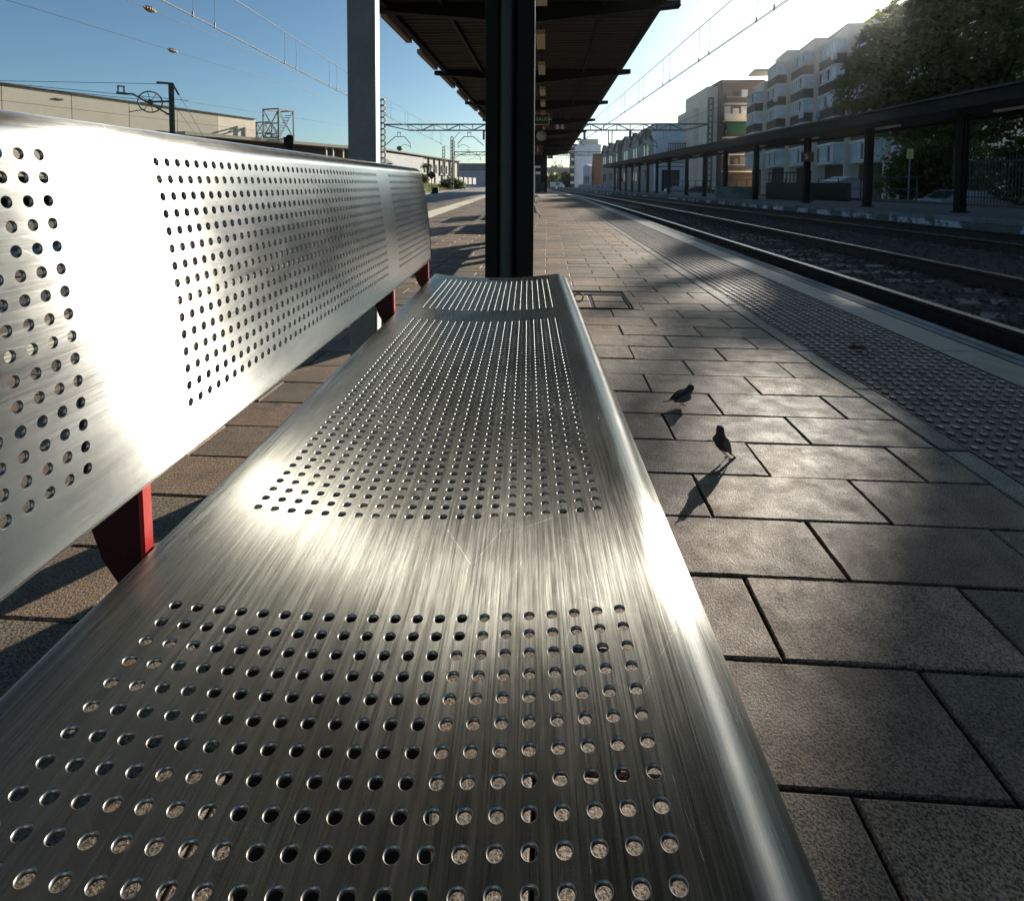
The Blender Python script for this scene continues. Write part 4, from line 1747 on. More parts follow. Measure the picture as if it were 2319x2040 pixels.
tree('plane_tree', 'tall dark plane tree rising over the far canopy at the upper right', (23.2, 33.5, -0.86),
     [ua(-0.2, 40, 10.4, 2.0), ua(-1.6, 40.5, 8.6, 1.7), ua(-2.1, 40, 6.6, 1.8), ua(1.6, 40, 11.4, 2.2), ua(3.6, 40, 12.4, 2.6), ua(0.6, 40, 7.6, 2.3),
      ua(3.2, 40, 8.4, 2.6), ua(0.2, 40.5, 4.9, 1.9), ua(3.2, 40, 5.0, 2.2), ua(6.5, 41, 10.5, 3.2), ua(6.2, 40, 6.5, 2.8),
      ua(0.75, 39, 11.5, 1.1), ua(0.7, 41, 11.6, 1.2), ua(0.55, 40, 11.0, 1.1), ua(0.5, 39.5, 9.9, 1.2), ua(2.0, 39.5, 11.6, 1.3)], 56000, 0.135, 0.32, keep=sun_gap, seed=3)
tree('plane_tree', 'dense dark plane tree at the right edge, nearer than the tall one', (24.5, 22.5, -0.86),
     [(22.4, 24.5, 7.4, 2.2), (24.5, 24, 9.4, 2.6), (25.2, 22, 6.2, 2.6), (22.6, 22.6, 4.9, 1.7), (27.5, 22, 8.6, 3.0), (24.8, 24.6, 4.2, 2.0), (26.5, 20, 11.5, 3.4), (25.5, 16.5, 9.0, 3.4), (25, 15, 5.5, 3.0)], 34000, 0.14, 0.28, seed=5)  # last lobes widen the crown out of view, added to cut sky light
hd = [('dark bushy hedge tree behind the yellowish sign post', 26.5, 40, 2.6, 3.3, 1), ('dark bushy hedge tree right of the thick far post', 27.2, 31.5, 2.4, 3.2, 2),
      ('dark bushy hedge tree behind the pale blue container', 27.5, 27.5, 2.0, 2.8, 3), ('dark bushy hedge tree at the right edge behind the bar fence', 26.6, 21.5, 1.8, 2.6, 4)]
for lab, x, y, z, r, sd_ in hd:
    tree('hedge_tree', lab, (x, y, -0.86), [(x, y, z, r, 0.95), (x + 1.6, y + 1.8, z - 0.8, r * .8, 0.9), (x - 0.9, y + 1.5, z - 1.2, r * .75, 0.9)], 9000, 0.17, 0.2, 'bush', seed=10 + sd_,
         group='dark hedge trees behind the far platform', shell=0.2)

# ------------------------------------------------------------------ stepped apartment building
ap = thing('apartment_building', 'cream stepped apartment building with glazed balconies and brown parapets', 'building', (0, 0, 0))
LM, STEP = 6.2, 1.5
mod = MB()
balc = MB()                                 # local: x across (negative towards the tracks), y along (0 far end .. -L near end)
fx = 0.825
rot_m = math.atan2(fx, LM)
BL0, BL1, BD = -0.7, -LM * 0.97, -1.15
balc.box((BD / 2, (BL0 + BL1) / 2, 0.55), (-BD, BL0 - BL1, 1.1))
balc.box((BD / 2, (BL0 + BL1) / 2, -0.07), (-BD + 0.1, BL0 - BL1 + 0.1, 0.12), mi=1)
balc_me = balc.mesh('balcony', ['brownbrick', 'whitetrim'])


def glazing(seed, h=1.5):
    rg = random.Random(seed)
    g = MB()
    g.box((BD / 2 + 0.03, (BL0 + BL1) / 2, h / 2), (-BD - 0.1, BL0 - BL1 - 0.1, h))
    g.box((BD / 2, (BL0 + BL1) / 2, h + 0.09), (-BD + 0.22, BL0 - BL1 + 0.2, 0.17), mi=1)
    nb = 6
    for k in range(nb + 1):
        y = BL0 + (BL1 - BL0) * k / nb
        g.box((BD + 0.05, y, h / 2), (0.07, 0.07, h), mi=1)
    for k in range(1, 3):
        g.box((BD * k / 2 + 0.05, BL1 + 0.04, h / 2), (0.07, 0.07, h), mi=1)
    for zz in (0.04, h * 0.3):
        g.box((BD + 0.055, (BL0 + BL1) / 2, zz), (0.05, BL0 - BL1, 0.06), mi=1)
    for k in rg.sample(range(nb), rg.choice((0, 1, 2, 2))):
        y = BL0 + (BL1 - BL0) * (k + 0.5) / nb
        w = (BL0 - BL1) / nb * 0.6
        g.box((BD + 0.045, y, h * 0.55), (0.04, w, h * 0.75), mi=2)
    return g.mesh('window', ['winglass', 'whitetrim', 'darkglass'])


glz = [glazing(k) for k in range(6)]
ac_me = MB().box((0, 0, 0), (0.35, 0.8, 0.6)).mesh('air_conditioner', 'whitetrim')
for i in range(-1, 5):
    yn = 77.3 - LM * i
    xn = 39.5 - 0.11 * yn
    mb = MB()
    top = 18.1 if i >= 0 else 15.25
    poly = [(xn, yn), (xn + fx, yn + LM - 0.003), (xn + 12, yn + LM - 0.003), (xn + 12, yn)]
    mb.prism([(x, y, 0) for x, y in poly], (0, 0, -0.9), (0, 0, top))
    mb.build('wall', 'cream', ap)
    mb = MB()
    mb.prism([(x + (0.35 if j in (2, 3) else -0.12), y, 0) for j, (x, y) in enumerate(poly)], (0, 0, top + 0.003), (0, 0, top + 0.22))
    mb.build('roof_edge', 'whitetrim', ap)
    base = MB()
    base.prism([(xn - 0.06, yn + 0.3, 0), (xn + fx - 0.06, yn + LM - 0.2, 0), (xn + fx + 0.5, yn + LM - 0.2, 0), (xn + 0.5, yn + 0.3, 0)], (0, 0, -0.9), (0, 0, 3.05))
    base.build('ground_floor', 'brownbrick', ap)
    for k, zb in enumerate((3.15, 5.55, 8.42, 11.28, 14.1)[:5 if i >= 0 else 4]):
        rz = -rot_m
        loc = (xn + fx, yn + LM, zb)
        if k == 0:
            o = bpy.data.objects.new('window', glazing(50 + i, 2.1))
            col.objects.link(o)
            o.parent = ap
            o.location = loc
            o.rotation_euler.z = rz
            continue
        o = bpy.data.objects.new('balcony', balc_me)
        col.objects.link(o)
        o.parent = ap
        o.location = loc
        o.rotation_euler.z = rz
        w = bpy.data.objects.new('window', glz[(i * 3 + k * 2) % 6])
        col.objects.link(w)
        w.parent = o
        w.location = (0, 0, 1.12)
        if (i + k) % 3 == 0:
            a = bpy.data.objects.new('air_conditioner', ac_me)
            col.objects.link(a)
            a.parent = o
            a.location = (BD - 0.1, BL1 + 0.2, 0.75)
    # small windows on the set-back wall facing the camera
    for zb in (6.8, 9.7, 12.6):
        mb = MB()
        mb.box((xn + 0.75, yn - 0.02, zb), (0.5, 0.08, 1.1))
        mb.build('stair_window', 'darkglass', ap)
mb = MB()
mb.box((31.6, 85.5, 17.0), (4.6, 4.2, 0.26), R(-8))
mb.box((33.2, 86.5, 16.1), (0.3, 3.0, 1.6), R(-8))
mb.build('terrace_roof', 'cream', ap)
for (lab, x, y, z, w, h, m_) in (('dark blanket hung over a balcony rail below the tree', 31.0, 60.6, 12.25, 2.6, 1.15, 'pipe'),
                                 ('white sheet hung beside the dark blanket on the balcony', 31.2, 58.9, 12.35, 0.5, 0.8, 'white'),
                                 ('blue towel hung from the lowest visible balcony', 30.25, 66.4, 9.1, 0.7, 0.9, 'bluebox')):
    s = MB()
    n = 7
    vs = []
    for j in range(n):
        yy = y + w * (j / (n - 1) - 0.5)
        vs += [(x - 0.11 * (yy - y) + 0.03 * math.sin(j * 2.1) - 0.14 - 0.11 * y * 0, yy, z), (x - 0.11 * (yy - y) - 0.18 + 0.05 * math.sin(j * 1.7), yy, z - h + 0.06 * math.sin(j * 1.3))]
    s.add(vs, [(2 * j, 2 * j + 1, 2 * j + 3, 2 * j + 2) for j in range(n - 1)], 0, True)
    o = s.build('hanging_laundry', m_)
    so = o.modifiers.new('solid', 'SOLIDIFY')
    so.thickness = 0.02
    tag(o, lab, 'laundry')

# brick block with balconies seen end-on
bb = thing('apartment_building', 'brick apartment block with a green balcony awning left of the stepped one', 'building', (0, 0, 0))
mb = MB()
mb.box((31.0, 103, 8.2), (6.4, 17, 18.2))
mb.build('wall', 'redbrick', bb)
mb = MB()
mb.box((26.9, 104.2, 8.0), (1.7, 15, 17.8))
mb.box((25.6, 108, 6.6), (0.85, 12, 15.0))
mb.build('side_wall', 'cream', bb)
mb = MB()
mb.box((30.9, 103, 17.42), (6.9, 17.6, 0.2))
mb.build('roof', 'brownbrick', bb)
for k, zb in enumerate((2.9, 5.6, 8.3, 10.95, 13.6)):
    mb = MB()
    mb.box((30.7, 93.7, zb), (5.6, 1.6, 0.18))
    o = mb.build('balcony', 'whitetrim', bb)
    mb = MB()
    mb.box((30.7, 92.95, zb + 0.55), (5.5, 0.08, 0.85))
    mb.build('parapet', 'cream' if k in (3,) else 'brownbrick', o)
    mb = MB()
    mb.box((30.7, 92.9, zb + 1.05), (5.5, 0.06, 0.06))
    for q in range(12):
        mb.box((28.1 + 0.47 * q, 92.9, zb + 0.95), (0.04, 0.04, 0.2))
    mb.build('railing', 'whitetrim', o)
    for q in range(4):
        mb = MB()
        mb.box((28.7 + 1.3 * q, 94.48, zb + 1.35), (0.95, 0.06, 1.5 if q % 2 else 2.1))
        mb.build('window', 'winglass' if (q + k) % 3 == 0 or k == 3 else 'darkglass', bb)
mb = MB()
mb.add([(28.3, 93.9, 10.7), (33.2, 93.9, 10.7), (33.2, 92.3, 9.1), (28.3, 92.3, 9.1), (28.3, 93.9, 10.6), (33.2, 93.9, 10.6), (33.2, 92.3, 8.8), (28.3, 92.3, 8.8)],
       [(0, 3, 2, 1), (4, 5, 6, 7), (3, 7, 6, 2), (0, 4, 7, 3), (1, 2, 6, 5)])
mb.build('awning', 'awning', bb)
mb = MB()
mb.box((28.7, 93.9, 1.5), (2.0, 0.2, 1.6))
mb.build('shutter', 'pipe', bb)

# white sheet hall
wh = thing('industrial_hall', 'big pale white sheet hall with dark gates beyond the far canopy', 'building', (0, 0, 0))
mb = MB()
mb.box((25.4, 117, 5.5), (11.2, 18, 12.8))
mb.build('wall', 'bluewhite', wh)
mb = MB()
mb.box((25.4, 117, 12.0), (11.5, 18.3, 0.22))
mb.build('roof', 'roofgrey', wh)
for (x, w) in ((22.7, 3.3), (27.3, 3.2)):
    mb = MB()
    mb.box((x, 107.95, 1.4), (w, 0.12, 4.2))
    gg = mb.build('gate', 'pipe', wh)
    mb = MB()
    for q in range(5):
        mb.box((x - w / 2 + w * (q + .5) / 5, 107.87, 1.4), (0.08, 0.05, 4.1))
    mb.build('gate_rib', 'black', gg)
mb = MB()
for zz in (4.1, 4.9):
    mb.box((25.4, 107.9, zz), (11.1, 0.2, 0.22))
mb.build('string_course', 'roofgrey', wh)
sc = MB()
for q in range(26):
    sc.box((22.0 + 0.3 * q, 106.5, 7.4), (0.1, 0.1, 1.7))
sc.box((25.8, 106.5, 8.3), (8.0, 0.16, 0.14))
sc.box((25.8, 106.5, 6.5), (8.0, 0.16, 0.14))
sc.box((22.0, 107.2, 7.4), (0.1, 1.5, 0.1))
sc.box((29.6, 107.2, 7.4), (0.1, 1.5, 0.1))
sc.build('slatted_screen', 'darkgreen', wh)

# row of sawtooth workshops receding along the line
ws = thing('workshop_row', 'grey workshop row with a wavy gabled roofline and paired dark windows', 'building', (0, 0, 0))
A, B = Vector((19.6, 109.5, 0)), Vector((15.6, 168, 0))
d = (B - A) / 6
nrm = Vector((1, 0.07, 0))
for i in range(6):
    a, b = A + d * i, A + d * (i + 1)
    prof = [(0, -0.9), (1, -0.9), (1, 8.9), (0.93, 9.2), (0.72, 10.9), (0.55, 11.6), (0.45, 11.6), (0.3, 10.9), (0.07, 9.2), (0, 8.9)]
    pts = [a.lerp(b, t * 0.998) + Vector((0, 0, z)) for t, z in prof]
    mb = MB()
    mb.prism(pts, (0, 0, 0), nrm * 18)
    mb.build('wall', 'shed', ws)
    mb = MB()
    for k in range(2, 9):
        mb.beam(pts[k] + Vector((-0.15, 0, 0.10)), pts[k + 1] + Vector((-0.15, 0, 0.10)), 0.5, 0.14)
    mb.build('coping', 'roofgrey', ws)
    for t in (0.36, 0.62):
        for zz, hh in ((7.4, 2.0), (2.6, 2.2)):
            p_ = a.lerp(b, t) + Vector((0, 0, zz))
            mb = MB()
            mb.box(p_, (0.14, 1.5, hh), math.atan2(-d.x, d.y))
            mb.build('window', 'darkglass', ws)
s = thing('gabled_house', 'narrow terracotta coloured gable house front beyond the workshops', 'house', (13.6, 176, -0.9), R(4))
mb = MB()
mb.prism([(0, -2, 0), (0, 2, 0), (0, 2, 7.0), (0, 0, 11), (0, -2, 7.0)], (0, 0, 0), (8, 0, 0))
mb.build('wall', 'terra', s)
for y in (-0.9, 0.9):
    mb = MB()
    mb.box((-0.03, y, 3.5), (0.1, 1.1, 1.9))
    mb.build('window', 'darkglass', s)
s = thing('white_house', 'white house front next to the terracotta gable', 'house', (12.6, 190, -0.9), R(4))
mb = MB()
mb.prism([(0, -8, 0), (0, 8, 0), (0, 8, 7.5), (0, 2, 8.2), (0, -8, 7.5)], (0, 0, 0), (8, 0, 0))
mb.build('wall', 'bluewhite', s)
for y in (-5, -1.5, 2, 5.5):
    mb = MB()
    mb.box((-0.03, y, 3.0), (0.1, 1.6, 2.6))
    mb.build('window', 'darkglass', s)
s = thing('tower_block', 'pale plain tower block end wall at the far end of the line', 'building', (13.6, 208, -0.9))
mb = MB()
mb.box((0.6, 8, 8.0), (9.4, 16, 16.0))
mb.build('wall', 'bluewhite', s)
mb = MB()
mb.box((-4.7, 8, 7.6), (1.2, 16.4, 15.2))
mb.build('side_wall', 'redbrick', s)
for k in range(5):
    mb = MB()
    mb.box((-4.9, -0.4, 2.2 + 2.8 * k), (1.3, 0.5, 0.9))
    mb.build('balcony', 'cream', s)
mb = MB()
mb.box((1.5, 9, 17.2), (6.5, 8, 2.2))
mb.build('roof_house', 'cream', s)
s = thing('platform_fence_wall', 'white graffiti wall below the workshops at the end of the far platform', 'wall', (0, 0, 0))
mb = MB()
mb.beam((11.3, 100, -0.1), (9.2, 172, -0.1), 0.2, 1.5)
mb.build('wall', 'peel', s)
s = thing('small_sign', 'small purple sign on posts before the workshop row', 'sign', (12.1, 95, -0.4))
mb = MB()
mb.box((0, 0, 1.9), (0.5, 0.05, 0.4))
mb.build('plate', 'signmaroon', s)
mb = MB()
mb.tube([(-0.2, 0.03, 0), (-0.2, 0.03, 2.0)], 0.03, 6)
mb.tube([(0.2, 0.03, 0), (0.2, 0.03, 2.0)], 0.03, 6)
mb.build('pole', 'galv', s)

# viaduct and what stands before it
v = thing('viaduct', 'road viaduct on piers crossing the line in the distance', 'bridge', (0, 250, 0))
mb = MB()
mb.box((-4, 0, 6.6), (70, 9, 1.3))
mb.box((-4, -4.6, 7.55), (70, 0.2, 0.6))
mb.build('deck', 'concrete', v)
for x in (-30, -16, -9.5, 1.2, 8.5, 20):
    mb = MB()
    mb.box((x, 0, 2.6), (0.9, 6, 7.1))
    mb.build('pier', 'concrete', v)
mb = MB()
for q in range(30):
    mb.box((-34 + 2.2 * q, -4.6, 8.3), (0.08, 0.08, 1.0))
mb.box((-2, -4.6, 8.8), (66, 0.08, 0.08))
mb.build('railing', 'mast', v)
mb = MB()
for x in (-1.5, 3.2, 5.5):
    mb.box((x, -4.2, 9.8), (0.16, 0.16, 4.4))
    mb.box((x + 0.6, -4.2, 12.0), (1.4, 0.12, 0.12))
mb.build('lamp_mast', 'mast', v)
s = thing('white_van', 'white van parked below the viaduct beside the line', 'van', (3.4, 205, -0.8), R(60))
mb = MB()
mb.prism([(-0.95, -2.4, 0.4), (-0.95, -2.4, 1.1), (-0.95, -1.5, 1.9), (-0.95, -1.2, 2.2), (-0.95, 2.5, 2.25), (-0.95, 2.5, 0.4)], (0, 0, 0), (1.9, 0, 0))
mb.build('body', 'white', s, bevel=0.05)
for sx in (-1, 1):
    mb = MB()
    mb.box((sx * 0.95, -0.6, 1.6), (0.04, 1.4, 0.6))
    mb.build('side_window', 'darkglass', s)
    for y in (-1.5, 1.6):
        mb = MB()
        mb.lathe([(0, -0.1), (0.34, -0.1), (0.34, 0.1), (0, 0.1)], 12, c=(sx * 0.85, y, 0.36), rot=Matrix.Rotation(R(90), 3, 'Y'))
        mb.build('wheel', 'tyre', s)
k = 0
for (x, y, z, r, lab) in ((6.8, 215, 2.2, 3.2, 'dark bush right of the white van below the viaduct'), (0.5, 238, 2.0, 4.0, 'dark tree behind the white van below the viaduct'),
                          (9.2, 228, 1.2, 2.6, 'dark bush by the viaduct pier near the tower block'), (-4, 240, 2.5, 4.0, 'dark tree behind the kiosk below the viaduct'),
                          (4.5, 262, 5.0, 5.0, 'dark tree crown rising just behind the viaduct deck')):
    k += 1
    tree('dark_bush', lab, (x, y, -0.9), [(x, y, z, r), (x + r * .6, y + 1, z - 0.6, r * .7)], 1500, 0.4, 0.2, 'bush', seed=30 + k, cat='tree', group='dark growth below the viaduct', spread=1.0)

# ------------------------------------------------------------------ left: warehouse, stair tower, factory
wa = thing('warehouse', 'long beige panel warehouse behind the bench back on the left', 'building', (0, 0, 0))
P0, P1 = Vector((-52.3, 24.5, 0)), Vector((-39.9, 67.2, 0))
P2 = Vector((-38.2, 73.0, 0))
nrm = Vector((-1, 0.29, 0)).normalized()
npan = 8
for i in range(npan):
    a, b = P0.lerp(P1, i / npan), P0.lerp(P1, (i + 1) / npan)
    g_ = (b - a).normalized() * 0.03
    for z0, z1 in ((-0.9, 3.6), (3.63, 7.55), (7.58, 9.0)):
        mb = MB()
        mb.prism([a + g_ + Vector((0, 0, z0)), b - g_ + Vector((0, 0, z0)), b - g_ + Vector((0, 0, z1)), a + g_ + Vector((0, 0, z1))], (0, 0, 0), nrm * 0.25)
        mb.build('panel', 'beige', wa)
for z0, z1 in ((-0.9, 3.6), (3.63, 7.55), (7.58, 9.0)):
    mb = MB()
    mb.prism([P1 + Vector((0, 0, z0)), P2 + Vector((0, 0, z0)), P2 + Vector((0, 0, z1)), P1 + Vector((0, 0, z1))], (0, 0, 0), nrm * 0.25)
    mb.build('panel', 'cream', wa)
mb = MB()
mb.prism([P0 + nrm * 0.2 + Vector((0, 0, -0.9)), P2 + nrm * 0.2 + Vector((0, 0, -0.9)), P2 + nrm * 0.2 + Vector((0, 0, 8.95)), P0 + nrm * 0.2 + Vector((0, 0, 8.95))], (0, 0, 0), nrm * 25)
mb.build('core', 'beigedark', wa)
mb = MB()
mb.beam(P0 + Vector((0, 0, 9.04)), P2 + Vector((0, 0, 9.04)), 0.4, 0.08)
mb.build('coping', 'roofgrey', wa)
for t in (0.33, 0.60, 0.86):
    mb = MB()
    mb.box(P0.lerp(P1, t) + Vector((0.05, 0, 8.3)), (0.12, 0.7, 0.12), math.atan2(-0.28, 1))
    mb.build('wall_vent', 'pipe', wa)

st = thing('stair_tower', 'open galvanised steel stair tower with cross bracing by the warehouse', 'stair tower', (-34.2, 71, -0.9), R(-18))
mb = MB()
Wd, Hh = 2.5, 10.9
for x in (-Wd / 2, Wd / 2):
    for y in (-Wd / 2, Wd / 2):
        mb.box((x, y, Hh / 2), (0.16, 0.16, Hh))
for z in (0.2, 3.7, 7.3, 10.82):
    for y in (-Wd / 2, Wd / 2):
        mb.box((0, y, z), (Wd - 0.17, 0.14, 0.16))
    for x in (-Wd / 2, Wd / 2):
        mb.box((x, 0, z), (0.14, Wd - 0.17, 0.16))
mb.build('frame', 'galv', st)
mb = MB()
for z0, z1 in ((3.7, 7.3), (7.3, 10.8), (0.2, 3.7)):
    for y in (-Wd / 2, Wd / 2):
        mb.beam((-Wd / 2, y, z0), (Wd / 2, y, z1), 0.07)
        mb.beam((-Wd / 2, y, z1), (Wd / 2, y, z0), 0.07)
    for x in (-Wd / 2, Wd / 2):
        mb.beam((x, -Wd / 2, z0), (x, Wd / 2, z1), 0.07)
        mb.beam((x, -Wd / 2, z1), (x, Wd / 2, z0), 0.07)
mb.build('bracing', 'galv', st)
mb = MB()
for fl in range(3):
    z = 0.4 + 3.4 * fl
    for k2 in range(10):
        mb.box((-0.55 if fl % 2 else 0.55, -1.2 + 0.26 * k2, z + 0.17 * 2 * k2), (0.9, 0.26, 0.05))
mb.build('stair', 'galv', st)
wg = MB()
for x in (-2.5, -3.7):
    wg.box((x, 0, 4.75), (0.16, 0.16, 9.5))
    wg.box((x, 1.4, 4.75), (0.16, 0.16, 9.5))
for z in (6.6, 8.0, 9.4):
    wg.box((-2.5, 0, z), (2.5, 0.12, 0.16))
    wg.box((-2.5, 1.4, z), (2.5, 0.12, 0.16))
wg.box((-2.1, 0.7, 7.95), (1.4, 1.3, 0.08))
for y in (0, 1.4):
    for z0, z1 in ((6.6, 8.0), (8.0, 9.4), (4.8, 6.6)):
        wg.beam((-1.3, y, z0), (-2.5, y, z1), 0.08)
        wg.beam((-2.5, y, z0), (-3.7, y, z1), 0.08)
        wg.beam((-2.5, y, z1), (-3.7, y, z0), 0.08)
wg.build('landing_truss', 'galv', st)

sh = thing('station_shed', 'low dark shed roof with a pale fascia seen over the bench back', 'building', (0, 0, 0))
a, b = Vector((-30.5, 46.5, 0)), Vector((-20.5, 71.5, 0))
mb = MB()
mb.prism([a + Vector((0, 0, 4.75)), b + Vector((0, 0, 4.75)), b + Vector((0, 0, 5.05)), a + Vector((0, 0, 5.05))], (0, 0, 0), (-5, 2, 0.0))
mb.build('roof', 'beige', sh)
mb = MB()
mb.prism([a + Vector((-1.2, .4, -0.9)), b + Vector((-1.2, .4, -0.9)), b + Vector((-1.2, .4, 4.74)), a + Vector((-1.2, .4, 4.74))], (0, 0, 0), (-3.5, 1.4, 0))
mb.build('wall', 'brownbrick', sh)
for t in (0.62, 0.66, 0.72):
    mb = MB()
    p_ = a.lerp(b, t)
    mb.box(p_ + Vector((-0.25, 0.1, 2.3)), (0.14, 0.14, 4.9))
    mb.build('post', 'whitetrim', sh)
mb = MB()
p_ = a.lerp(b, 0.86) + Vector((-1, 0.4, 5.05))
mb.lathe([(0.18, 0), (0.18, 0.35), (0.38, 0.4), (0.38, 0.8), (0.0, 0.9)], 10, c=p_)
mb.build('roof_vent', 'mast', sh)

fa_ = thing('factory', 'beige factory hall with pilasters and windows behind the grass', 'building', (0, 0, 0))
A, B = Vector((-37.5, 112, 0)), Vector((-29.6, 188, 0))
nrm = Vector((-1, 0.10, 0)).normalized()
mb = MB()
C_ = A.lerp(B, 0.5)
mb.prism([C_ + Vector((0, 0, -0.5)), B + Vector((0, 0, -0.5)), B + Vector((0, 0, 7.9)), C_ + Vector((0, 0, 7.9))], (0, 0, 0), nrm * 22)
mb.build('wall', 'beige', fa_)
mb = MB()
mb.prism([A + Vector((0.5, 0, -0.5)), C_ + Vector((0.5, 0, -0.5)), C_ + Vector((0.5, 0, 7.5)), A + Vector((0.5, 0, 7.5))], (0, 0, 0), nrm * 22)
mb.build('wall', 'palewall', fa_)
mb = MB()
mb.prism([A + Vector((0.9, 0, 7.95)), B + Vector((0.9, 0.3, 7.95)), B + Vector((0.9, 0.3, 8.25)), A + Vector((0.9, 0, 8.25))], (0, 0, 0), nrm * 23)
mb.build('roof', 'roofgrey', fa_)
for t in np.linspace(0.51, 0.99, 8):
    mb = MB()
    mb.box(A.lerp(B, t) + Vector((0.12, 0, 3.7)), (0.4, 0.7, 8.3), math.atan2(-7.9, 76) * -1)
    mb.build('pilaster', 'beigedark', fa_)
for t in (0.555, 0.62, 0.69, 0.76, 0.83, 0.9):
    mb = MB()
    mb.box(A.lerp(B, t) + Vector((0.05, 0, 5.0)), (0.16, 3.2, 2.3))
    mb.build('window', 'winglass', fa_)
for t in (0.12, 0.36):
    mb = MB()
    mb.lathe([(0.3, 0), (0.3, 0.6), (0.7, 0.7), (0.7, 1.4), (0, 1.7)], 10, c=A.lerp(B, t) + nrm * 2 + Vector((0, 0, 8.3)))
    mb.build('roof_vent', 'mast', fa_)
s = thing('dark_roof_building', 'small dark roofed building in front of the factory left end', 'building', (-32.2, 98, -0.3), R(-6))
mb = MB()
mb.prism([(-3, -6, 0), (-3, 6, 0), (-3, 6, 4.6), (-3, -6, 4.6)], (0, 0, 0), (6, 0, 0))
mb.build('wall', 'shed', s)
mb = MB()
mb.prism([(-3.3, -6.3, 4.61), (3.3, -6.3, 4.61), (0, -6.3, 6.6)], (0, 0, 0), (0, 12.6, 0))
mb.build('roof', 'roofgrey', s)

bw = thing('boundary_wall', 'white panel boundary wall with dark posts behind the grass', 'wall', (0, 0, 0))
a, b = Vector((-27.8, 92, 0.6)), Vector((-21.5, 170, 0.6))
for i in range(14):
    p_, q_ = a.lerp(b, i / 14), a.lerp(b, (i + 1) / 14)
    mb = MB()
    mb.beam(p_.lerp(q_, 0.06) + Vector((0, 0, 0.9)), p_.lerp(q_, 0.94) + Vector((0, 0, 0.9)), 0.15, 1.9)
    mb.build('panel', 'palewall', bw)
    mb = MB()
    mb.box(p_ + Vector((0, 0, 1.0)), (0.5, 0.7, 2.2))
    mb.build('post', 'pipe', bw)
s = thing('far_shed', 'long blue grey shed beyond the boundary wall', 'building', (-30, 222, 0), R(-4))
mb = MB()
mb.box((0, 0, 2.6), (42, 10, 6.4))
mb.build('wall', 'bluegrey', s)
mb = MB()
mb.box((0, 0, 7.2), (44, 11, 2.6), top=0.8)
mb.build('roof', 'roofgrey', s)
for (x, y, r, z, lab, kk) in ((-17.6, 104, 1.7, 0.9, 'round dark green bush on the grass left of the column', 1), (-24.6, 108, 1.2, 0.8, 'small dark bush in front of the beige factory', 2)):
    bz = bank_z(x, y)
    tree('bush', lab, (x, y, bz), [(x, y, bz + z, r, .8), (x + .8 * r, y + .3, bz + z * .8, r * .75, .8), (x - .8 * r, y, bz + z * .7, r * .7, .8)], 2600, 0.17, 0.08, 'bush', seed=40 + kk, cat='bush', shell=0.3)
pl = thing('palm_tree', 'small palm with drooping fronds before the factory windows', 'tree', (-25.2, 118, 0.7))
mb = MB()
mb.tube([(0, 0, 0), (0.1, 0, 2.0), (0.05, 0, 3.6)], [0.28, 0.22, 0.2], 8)
mb.build('trunk', 'bark', pl)
mb = MB()
for k2 in range(18):
    a_ = k2 * 2.4
    L = random.uniform(1.3, 1.9)
    h0 = random.uniform(0.2, 1.0)
    pts = [Vector((0.05 + L * t * math.cos(a_), L * t * math.sin(a_), 3.6 + h0 * math.sin(t * 2.6) - 0.8 * t * t)) for t in np.linspace(0, 1, 6)]
    sd_ = Vector((-math.sin(a_), math.cos(a_), 0))
    vs = []
    for i_, p_ in enumerate(pts):
        w = 0.22 * math.sin(math.pi * (i_ + 0.6) / 6.2)
        vs += [p_ - sd_ * w - Vector((0, 0, w * .4)), p_, p_ + sd_ * w - Vector((0, 0, w * .4))]
    fs = []
    for i_ in range(5):
        fs += [(3 * i_, 3 * i_ + 1, 3 * i_ + 4, 3 * i_ + 3), (3 * i_ + 1, 3 * i_ + 2, 3 * i_ + 5, 3 * i_ + 4)]
    mb.add(vs, fs)
mb.build('fronds', 'bush', pl)

# diamond board and ground signal on the left
s = thing('diamond_board', 'black diamond board on a short post in the grass', 'railway sign', (-16.0, 78, bank_z(-16.0, 78)), R(0))
mb = MB()
mb.tube([(0, 0, -0.2), (0, 0, 2.2)], 0.06, 6)
mb.build('pole', 'mast', s)
mb = MB()
mb.prism([(0, -0.08, 1.55), (0.58, -0.08, 2.15), (0, -0.08, 2.75), (-0.58, -0.08, 2.15)], (0, -0.02, 0), (0, 0.02, 0))
mb.build('board', 'black', s)
s = thing('track_box', 'small dark trackside box at the left platform edge', 'trackside box', (-11.9, 60, -0.36))
mb = MB()
mb.box((0, 0, 0.35), (0.7, 0.6, 0.7), top=0.9)
mb.build('body', 'black', s, bevel=0.03)

# ------------------------------------------------------------------ overhead line
def lattice_mast(mb, x, y, z0, z1, w):
    for sx in (-1, 1):
        for sy in (-1, 1):
            mb.box((x + sx * w / 2, y + sy * w / 2, (z0 + z1) / 2), (0.09, 0.09, z1 - z0))
    n = int((z1 - z0) / (w * 1.5))
    for i in range(n + 1):
        z = z0 + (z1 - z0) * i / n
        for sy in (-1, 1):
            mb.box((x, y + sy * w / 2, z), (w - 0.09, 0.06, 0.14))
            mb.box((x + sy * w / 2, y, z), (0.06, w - 0.09, 0.14))


